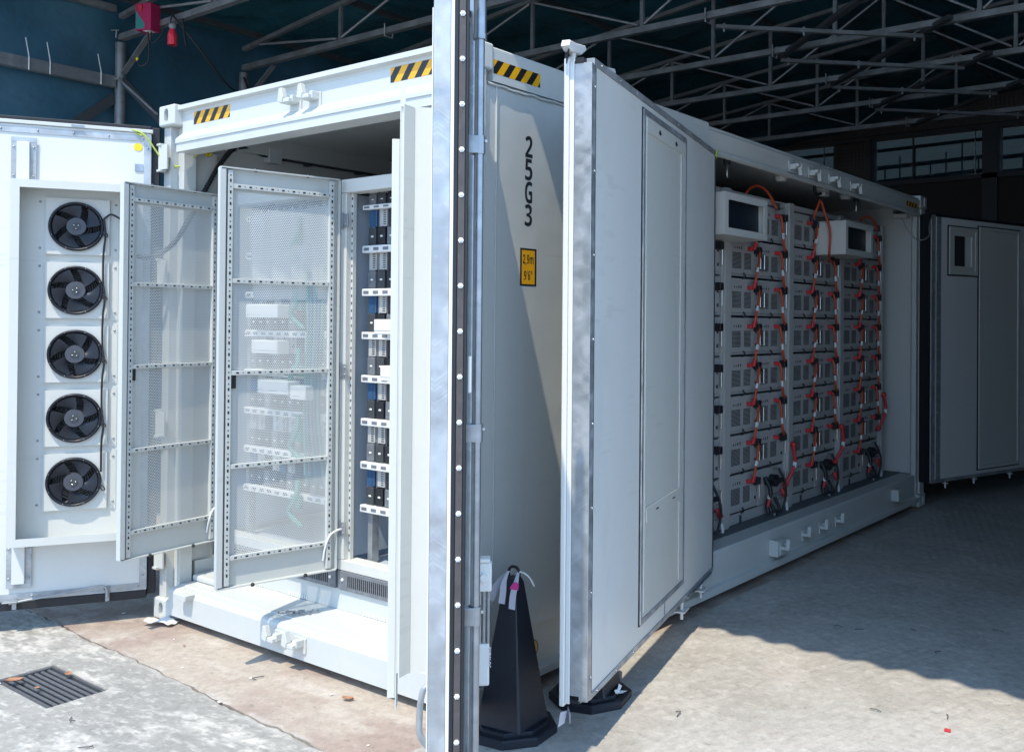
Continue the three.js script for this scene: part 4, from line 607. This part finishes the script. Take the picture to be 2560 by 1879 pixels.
{
  const m0 = module(0), m1 = module(1), c0 = cableBetween(0), c1 = cableBetween(1); let u0 = 0, u1 = 0, v0 = 0, v1 = 0;
  const sw = thing('switch_box', 'dark grey switch box with black rotary knob and hanging leads at the rack foot', 'switch box', [0, 0, 0], Math.PI / 2, 'switch boxes at the rack foot');
  mesh('front_panel', bx(-0.196, 0.196, 0.0, 0.258, -0.5, -0.002, 0.003), M.module, sw); mesh('knob', [rod([0.0, 0.16, 0], [0, 0.16, 0.05], 0.045, 16), bx(-0.06, 0.075, 0.145, 0.175, 0.045, 0.075, 0.006), rod([-0.085, 0.155, 0], [-0.085, 0.155, 0.04], 0.02, 10)], M.black, sw);
  mesh('lead', [tube([[-0.13, 0.2, 0.02], [-0.14, 0.1, 0.07], [-0.15, 0.0, 0.05], [-0.155, -0.05, 0.06]], 0.017, 20, 8), tube([[-0.09, 0.04, 0.02], [-0.095, -0.03, 0.07], [-0.06, -0.09, 0.08], [-0.03, -0.10, 0.03]], 0.013, 20, 8), tube([[0.03, 0.03, 0.02], [0.02, -0.05, 0.06], [0.02, -0.1, 0.04]], 0.012, 16, 7), tube([[0.09, 0.24, 0.02], [0.1, 0.12, 0.07], [0.1, 0.02, 0.07], [0.07, -0.1, 0.05]], 0.009, 24, 7)], M.black, sw);
  mesh('red_lead', tube([[-0.135, 0.12, 0.065], [-0.148, 0.04, 0.062], [-0.152, -0.01, 0.05]], 0.015, 12, 8), M.red, sw); mesh('red_lead', rod([0.14, 0.08, 0.02], [0.15, 0.02, 0.05], 0.022, 10), M.red, sw);
  for (const g of [tube([[0.155, -0.02, 0.05], [0.16, -0.07, 0.055], [0.14, -0.11, 0.05]], 0.011, 10, 8), tube([[-0.085, -0.055, 0.078], [-0.07, -0.08, 0.08]], 0.0135, 6, 8), tube([[-0.143, 0.075, 0.064], [-0.147, 0.05, 0.063]], 0.0165, 4, 8)]) mesh('white_sleeve', g, M.sleeve, sw);
  mesh('terminal', bx(-0.02, 0.12, 0.04, 0.06, 0, 0.03, 0.003), M.rawzinc, sw); mesh('terminal', bx(0.0, 0.06, 0.235, 0.248, 0, 0.02), M.rawzinc, sw); const h = mesh('handle', GEO.handle, M.chrome, sw); h.position.set(0.175, 0.03, 0); let us = 0;
  for (const [bi, [z0, z1]] of BAYS.entries()) for (const col of [0, 1]) {
    const zc = z1 - 0.2075 - col * 0.415;
    if (bi === 0 && col === 0) continue;
    for (let r = 0; r < 8; r++) {
      const y = TOP - (r + 1) * ROW;
      if (r === 0 && ((bi === 0 && col) || (bi === 2 && col === 1))) continue;
      const where = bi ? `${col ? 'second' : 'first'} column past the ${NTH[bi - 1]} wide rack post` : 'column beside the folded side door';
      if (r === 7 && col === 1) { const o = us++ ? copy(sw) : sw; o.position.set(RX, y, zc); o.userData.label = `black knob switch box, foot of the ${where}`; continue; }
      { const o = col ? (u1++ ? copy(m1) : m1) : (u0++ ? copy(m0) : m0); o.position.set(RX, y, zc); o.userData.label = `${ORD[r]} grey battery module, ${where}`; }
      if (r < 7 - col && bi) { const o = col ? (v1++ ? copy(c1) : c1) : (v0++ ? copy(c0) : c0); o.position.set(RX, y, zc); o.userData.label = `orange cable hanging from the ${ORD[r]} module, ${where}`; }
    }
  }
  const lead = (label, pts, r = 0.0095) => { const c = thing('long_cable', label, 'cable'); mesh('jacket', tube(pts, r, 40, 9), M.orange, c); mesh('boot', [rod(pts[0], [pts[0][0], pts[0][1] + 0.04, pts[0][2]], 0.017, 8), rod(pts.at(-1), [pts.at(-1)[0], pts.at(-1)[1] + 0.05, pts.at(-1)[2]], 0.018, 8)], M.black, c); };
  lead('orange cable arching over the first display hood', [[RX - 0.04, 2.52, -3.06], [RX - 0.02, 2.62, -3.09], [RX - 0.0, 2.675, -3.20], [RX + 0.02, 2.64, -3.33], [RX + 0.05, 2.52, -3.43]]);
  lead('orange cable looping high beside the second display hood', [[RX + 0.04, 2.49, -4.05], [RX + 0.08, 2.60, -4.06], [RX + 0.10, 2.66, -4.07], [RX + 0.12, 2.58, -4.10], [RX + 0.16, 2.42, -4.125], [RX + 0.15, 2.27, -4.14], [RX + 0.10, 2.21, -4.25], [RX + 0.05, 2.20, -4.42]]);
  lead('dull red cable arching to the last battery column', [[RX - 0.02, 2.55, -5.15], [RX + 0.0, 2.64, -5.22], [RX + 0.04, 2.64, -5.34], [RX + 0.06, 2.53, -5.43]]);
  for (const [y, z0, y2] of [[0.78, -3.70, 0.50], [0.84, -4.62, 0.56], [1.05, -5.60, 0.75]]) { const c = thing('jumper_cable', z0 > -4 ? 'red jumper cable crossing the second wide rack post' : z0 > -5 ? 'red jumper cable crossing the third wide rack post' : 'red jumper cable at the narrow last rack post', 'cable', [0, 0, 0], 0, 'jumper cables low on the rack'); mesh('jacket', tube([[RX + 0.06, y, z0], [RX + 0.10, (y + y2) / 2, z0 + 0.06], [RX + 0.06, y2, z0 + 0.13]], 0.014, 16, 8), M.red, c); mesh('end_cap', ball(RX + 0.06, y, z0, 0.026), M.red, c); mesh('end_cap', ball(RX + 0.06, y2, z0 + 0.13, 0.026), M.red, c); mesh('white_sleeve', tube([[RX + 0.099, (y + y2) / 2 + 0.02, z0 + 0.055], [RX + 0.10, (y + y2) / 2 - 0.02, z0 + 0.065]], 0.0155, 4, 8), M.sleeve, c); }
}
for (const [z0, z1, label] of [[-2.83, -2.26, 'white box hood with darkened recess beside the folded side door'], [-4.75, -4.17, 'white box hood with darkened recess over the middle battery column']]) { // hoods at the top of the racks; a dark sheet paints their shaded inside
  const h = thing('display_hood', label, 'hood', [0, 0, 0]), xf = -0.035, y0 = 2.24, y1 = 2.505;
  mesh('shell', [bx(RX + 0.02, xf, y1 - 0.012, y1, z0, z1, 0.003), bx(RX + 0.02, xf, y0, y0 + 0.012, z0, z1, 0.003), bx(RX + 0.02, xf, y0 + 0.0125, y1 - 0.0125, z1 - 0.012, z1), bx(RX + 0.02, xf, y0 + 0.0125, y1 - 0.0125, z0, z0 + 0.012)], M.powder, h);
  mesh('bezel', frame4(0, z1 - z0, y0, y1, 0.045, 0, 0.008).map(g => g.rotateY(Math.PI / 2).translate(xf + 0.0005, 0, z1)), M.powder, h); mesh('recess_shade_sheet', [bx(xf - 0.055, xf - 0.05, y0 + 0.013, y1 - 0.013, z0 + 0.013, z1 - 0.013)], M.recessdark, h);
}
for (const z of [-3.483, -4.691]) { const s = thing('smoke_detector', 'round white smoke detector under the container ceiling', 'detector', [-0.25, 2.80, z], 0, 'smoke detectors on the ceiling'); mesh('base', new THREE.CylinderGeometry(0.05, 0.05, 0.02, 24).translate(0, -0.01, 0), M.whitemetal, s); mesh('body', new THREE.CylinderGeometry(0.05, 0.036, 0.035, 24).translate(0, -0.045, 0), M.whitemetal, s); mesh('slots', [...Array(8)].map((_, i) => bx(-0.012, 0.012, -0.036, -0.024, 0.040, 0.0465).rotateY(i * 0.785)), M.darkhole, s); }
for (const z of [-2.676, -4.932]) { const s = thing('sprinkler_nozzle', 'small chrome sprinkler nozzle hanging from the container ceiling', 'nozzle', [-0.25, 2.80, z], 0, 'sprinkler nozzles on the ceiling'); mesh('mount', new THREE.CylinderGeometry(0.026, 0.026, 0.05, 10).translate(0, -0.025, 0), M.darksteel, s); mesh('nozzle', [new THREE.CylinderGeometry(0.012, 0.012, 0.04, 10).translate(0, -0.07, 0), new THREE.CylinderGeometry(0.009, 0.006, 0.045, 10).translate(0, -0.112, 0), new THREE.CylinderGeometry(0.013, 0.013, 0.008, 10).translate(0, -0.135, 0)], M.chrome, s); }
{ const s = thing('ceiling_lamp', 'small white folded lamp bracket under the container ceiling', 'lamp', [-0.22, 2.80, -4.11]); mesh('bracket', prism([[-0.09, -0.06], [-0.02, 0], [0.10, 0], [0.0, -0.075]], 0.07).rotateY(Math.PI / 2).translate(0, 0, 0), M.whitemetal, s); mesh('head', bx(0, 0.06, -0.105, -0.076, -0.04, 0.04, 0.004), M.cabinetgrey, s); mesh('lead', tube([[0.03, -0.09, 0.05], [0.02, -0.10, 0.12], [0.02, -0.03, 0.15], [0.02, 0, 0.16]], 0.012, 20, 7), M.black, s); }
{ const s = thing('door_contact', 'small white door contact box high on the far inner wall', 'sensor', [-0.17, 2.72, -5.9]); mesh('body', bx(-0.08, 0.05, -0.03, 0.01, -0.03, 0.05, 0.004), M.whitemetal, s); mesh('arm', bx(-0.08, 0.05, 0.02, 0.04, -0.03, 0.06, 0.003), M.darksteel, s); }

// ================================================================ SMALL THINGS OUTSIDE
function makeCone(label, pos, turn) {
  const c = thing('traffic_cone', label, 'traffic cone', pos, turn);
  const oct = r => Array.from({ length: 8 }, (_, i) => { const a = i * Math.PI / 4 + Math.PI / 8, k = i % 4 === 0 || i % 4 === 3 ? 1 : 1; return [r * k * Math.cos(a), r * k * Math.sin(a)]; });
  mesh('base', [prism(oct(0.180), 0.026, [], 0.006).rotateX(-Math.PI / 2).translate(0, 0.006, 0), prism(oct(0.145), 0.012, [], 0.004).rotateX(-Math.PI / 2).translate(0, 0.036, 0)], M.cone, c);
  const body = (r0, r1, y0, y1) => { const f = (r, y) => { const k = r * 0.92; return [[k, r], [r, k], [r, -k], [k, -r], [-k, -r], [-r, -k], [-r, k], [-k, r]].map(([x, z]) => [x, y, z]); }; const a = f(r0, y0), b = f(r1, y1), v = []; for (let i = 0; i < 8; i++) { const j = (i + 1) % 8; v.push(...a[i], ...a[j], ...b[j], ...a[i], ...b[j], ...b[i]); } for (let i = 1; i < 7; i++) v.push(...b[0], ...b[i], ...b[i + 1]); const g = new THREE.BufferGeometry(); g.setAttribute('position', new THREE.Float32BufferAttribute(v, 3)); g.computeVertexNormals(); return g; };
  mesh('body', [body(0.108, 0.098, 0.05, 0.115), body(0.098, 0.031, 0.115, 0.64), body(0.031, 0.022, 0.64, 0.665)], M.cone, c);
  mesh('handle', [tube([[-0.024, 0.66, 0], [-0.026, 0.685, 0], [-0.014, 0.706, 0], [0.014, 0.706, 0], [0.026, 0.685, 0], [0.024, 0.66, 0]], 0.0065, 24, 8)], M.rubber, c);
  mesh('base_hole', [rod([0.1, 0.0325, -0.12], [0.1, 0.0335, -0.12], 0.008, 10)], M.darkhole, c);
  return c;
}
const ribbon = (pts, w) => { const c = new THREE.CatmullRomCurve3(pts.map(p => V(...p))), g = new THREE.PlaneGeometry(1, 1, 10, 1), p = g.attributes.position; for (let i = 0; i < p.count; i++) { const t = p.getX(i) + 0.5, q = c.getPoint(t), k = p.getY(i) * w * (0.35 + 0.65 * Math.min(1, t * 2.2)); p.setXYZ(i, q.x + k * 0.9, q.y + k * 0.25 * Math.sin(t * 4), q.z - k * 0.45); } g.computeVertexNormals(); return g; };
{
  const c = makeCone('black square traffic cone with ribbon scraps tied to its handle', [0.215, 0, -0.095], -0.66 + Math.PI / 4); c.scale.y = 0.955;
  mesh('ribbon', ribbon([[-0.026, 0.69, 0], [-0.05, 0.66, 0.03], [-0.075, 0.60, 0.06], [-0.095, 0.55, 0.075]].map(([x, y, z]) => [x * 0.7 - z * 0.6, y, z * 0.7 + x * 0.4]), 0.035), M.ribbon, c);
  mesh('ribbon', ribbon([[-0.022, 0.69, 0.004], [-0.024, 0.65, 0.035], [-0.02, 0.60, 0.048], [-0.022, 0.56, 0.054]], 0.026), M.ribbon, c); mesh('ribbon', ribbon([[0.026, 0.69, 0.004], [0.034, 0.65, 0.035], [0.03, 0.60, 0.048], [0.032, 0.545, 0.058]], 0.026), M.ribbon, c);
  mesh('ribbon', ribbon([[0.033, 0.655, 0.036], [0.033, 0.64, 0.041], [0.033, 0.625, 0.046]], 0.034), M.magenta, c); mesh('ribbon', tube([[0.026, 0.69, 0], [0.05, 0.688, 0.0], [0.075, 0.67, -0.005], [0.095, 0.635, -0.01]], 0.004, 16, 5), M.paper, c);
  makeCone('black traffic cone standing behind the folded side door', [0.265, 0, -0.555], 0.3);
  tag(mesh('plastic_wrap_scrap', [prism([[0, 0], [0.05, 0.02], [0.09, 0.10], [0.05, 0.13], [0.03, 0.06], [-0.01, 0.05]], 0.002).rotateX(-0.5).rotateY(0.7), prism([[0, 0], [0.08, 0.03], [0.14, 0.08], [0.06, 0.07]], 0.002).rotateX(-1.0).rotateY(0.2)].map(g => g.scale(0.34, 0.34, 0.34).translate(0.40, 0.048, -0.56)), M.paper), 'torn white wrap scrap on the cone base behind the side door', 'scrap');
}
{ // drain grate
  const g = thing('drain_grate', 'dark iron drain grate of round bars set in the concrete', 'grate', [0, 0, 0]);
  mesh('frame_edge', [bx(-2.088, -1.562, -0.05, -0.006, 0.672, 0.684), bx(-2.088, -1.562, -0.05, -0.006, 0.916, 0.928), bx(-2.088, -2.076, -0.05, -0.006, 0.6845, 0.9155), bx(-1.574, -1.562, -0.05, -0.006, 0.6845, 0.9155)], M.iron, g);
  for (let i = 0; i < 8; i++) mesh('bar', [rod([-2.074, -0.018, 0.701 + i * 0.0285], [-1.576, -0.018, 0.701 + i * 0.0285], 0.0088, 10), ...(i % 2 ? [...Array(40)].map((_, q) => new THREE.TorusGeometry(0.0088, 0.0012, 4, 10).rotateY(Math.PI / 2).translate(-2.07 + q * 0.0125, -0.018, 0.701 + i * 0.0285)) : [])], M.iron, g);
}
const leafG = (s, k) => { const g = new THREE.PlaneGeometry(1, 1, 6, 4), p = g.attributes.position; for (let i = 0; i < p.count; i++) { const u = p.getX(i), v = p.getY(i), w = Math.sqrt(Math.max(0, 1 - 4 * u * u)) * (0.75 + 0.5 * n2(u * 5 + k, k)); p.setXYZ(i, u * s, 0.006 + s * (0.22 * v * v * 4 * 0.5 + 0.12 * u * u + 0.06 * n2(u * 4 + k, v * 4)), v * w * s * 0.55); } g.computeVertexNormals(); return g; };
[[-0.585, 0.105, 0.055, 0.4, 'curled orange brown leaf lying beside the end sill'], [-0.05, 0.42, 0.06, 1.2, 'flat orange leaf scrap on the crack below the bolted door'], [-1.83, 0.16, 0.02, 0.2, 'tiny red brown leaf near the end sill'], [-1.99, 0.885, 0.075, 0.9, 'pale orange leaf lying on the drain grate bars'], [-1.88, 0.70, 0.05, -0.6, 'small curled leaf on the edge of the drain grate'], [-1.82, 0.86, 0.03, 0.3, 'small red leaf scrap between the grate bars']].forEach(([x, z, s, a, l], i) => tag(mesh('fallen_leaf', leafG(s, i * 3.1).rotateY(a).translate(x, 0.001, z), M.leaf), l, 'leaf'));
[[-2.05, 0.95, 0.03], [-0.69, 0.12, 0.018], [-1.15, 0.21, 0.016], [-0.15, 0.34, 0.012], [-1.98, 0.13, 0.010], [-1.55, 0.33, 0.010], [-2.62, 0.08, 0.022], [-1.01, 0.45, 0.018]].forEach(([x, z, s], i) => tag(mesh('paper_scrap', prism([[0, 0], [s, 0.2 * s], [0.9 * s, 0.8 * s], [0.2 * s, 0.7 * s]], 0.0025).rotateX(-Math.PI / 2).rotateY(i * 1.3).translate(x, 0.003, z), M.paper), 'tiny white paper scrap lying on the concrete', 'scrap', 'white scraps on the concrete'));
[[1.33, -1.18], [1.62, -1.32], [0.9, -2.2], [1.15, -2.35], [1.35, -2.05], [0.75, -2.15], [0.66, -0.65], [-1.02, 0.99], [-1.32, 0.92], [-1.12, 0.21], [1.5, -2.6], [1.75, -2.4]].forEach(([x, z], i) => tag(mesh('twig', tube([[x, 0.006, z], [x + 0.02 * Math.cos(i), 0.010, z + 0.02 * Math.sin(i)], [x + 0.05 * Math.cos(i * 1.2), 0.006, z + 0.05 * Math.sin(i * 1.2)]], 0.0022, 8, 5), M.iron), 'short dry twig lying on the concrete', 'twig', 'twigs on the concrete'));
tag(mesh('red_cap', bx(1.66, 1.685, 0.0, 0.012, -1.165, -1.15, 0.003), M.red), 'tiny red plastic cap lying on the sunlit concrete', 'cap');
tag(mesh('crumpled_plastic', (() => { const g = new THREE.PlaneGeometry(0.17, 0.09, 12, 6).rotateX(-Math.PI / 2), p = g.attributes.position; for (let i = 0; i < p.count; i++) p.setY(i, 0.006 + 0.035 * n2(p.getX(i) * 28 + 5, p.getZ(i) * 28)); g.computeVertexNormals(); return g.rotateY(0.5).translate(-2.27, 0, 0.045); })(), M.paper), 'crumpled white plastic strip at the foot of the corner casting', 'plastic');
{ const gs = []; for (let i = 0; i < 26; i++) { const x = -1.28 + rr(-0.07, 0.07), z = -0.12 + (x + 1.28) * -0.9 + rr(-0.025, 0.025), a = rr(0, 3.1), y = 0.207 + rr(0, 0.012); gs.push(rod([x, y, z], [x + 0.022 * Math.cos(a), y + 0.003, z + 0.022 * Math.sin(a)], 0.0024, 6), rod([x, y, z], [x - 0.003 * Math.cos(a), y, z - 0.003 * Math.sin(a)], 0.0055, 6)); } const m = mesh('screw_pile', gs, M.rawzinc); tag(m, 'small heap of loose screws on the white end sill', 'screws'); m.userData.kind = 'stuff'; }
{ // socket box and lamp hanging from the first truss
  const b = thing('socket_box', 'pink and green electrical box hanging on the truss beside the pole', 'electrical box', [-4.45, 3.925, -0.98], 0.35);
  b.scale.set(0.62, 0.88, 0.62); mesh('housing', bx(-0.115, 0.115, 0, 0.235, -0.085, 0.085, 0.008), M.pink, b); mesh('green_front', prism([[-0.105, 0.01], [0.02, 0.01], [0.03, 0.05], [-0.105, 0.17]], 0.002).rotateY(-Math.PI / 2 * 0).translate(0, 0, 0.0855), M.teal, b); mesh('white_label', bx(-0.03, 0.07, -0.003, 0, -0.05, 0.05), M.paper, b); mesh('socket', rod([-0.03, 0.19, 0.085], [-0.03, 0.19, 0.10], 0.028, 14), M.red, b);
  mesh('cable', [tube([[0.0, 0, 0], [0.02, -0.14, 0], [0.0, -0.27, 0.0], [-0.10, -0.30, 0.02], [-0.14, -0.24, 0.02]], 0.009, 30, 7), tube([[0.05, 0, 0], [0.06, -0.1, 0], [0.2, -0.04, 0], [0.24, 0.02, 0]], 0.007, 20, 6)], M.black, b); mesh('cable_end', ball(-0.14, -0.24, 0.02, 0.018), M.yellow, b);
  const l = thing('hanging_lamp', 'red handled work lamp hanging from the truss beside the pink box', 'lamp', [-4.13, 3.755, -1.0]); l.scale.setScalar(0.8); mesh('handle', [new THREE.CylinderGeometry(0.042, 0.042, 0.10, 16).translate(0, 0.07, 0), new THREE.CylinderGeometry(0.025, 0.042, 0.05, 16).translate(0, 0.145, 0), bx(-0.05, 0.05, 0.02, 0.10, -0.02, 0.02, 0.01)], M.lampred, l); mesh('bulb', ball(0, 0.20, 0, 0.035, 12), M.clear, l); mesh('cord', tube([[0, 0.17, 0.02], [0.01, 0.26, 0.02], [0, 0.33, 0.0]], 0.006, 12, 6), M.black, l); mesh('spare_plug', tube([[0.18, 0.24, 0], [0.21, 0.10, 0], [0.25, -0.04, 0]], 0.012, 16, 6), M.black, l);
  tag(mesh('sagging_cable', tube([[-4.13, 4.0, -1.0], [-4.0, 3.80, -1.1], [-4.05, 3.55, -1.4], [-4.5, 3.6, -1.9], [-5.0, 3.9, -2.15]], 0.008, 50, 6), M.black), 'thin black cable sagging between lamp and second pole', 'cable');
}
renderer.render(scene, camera);
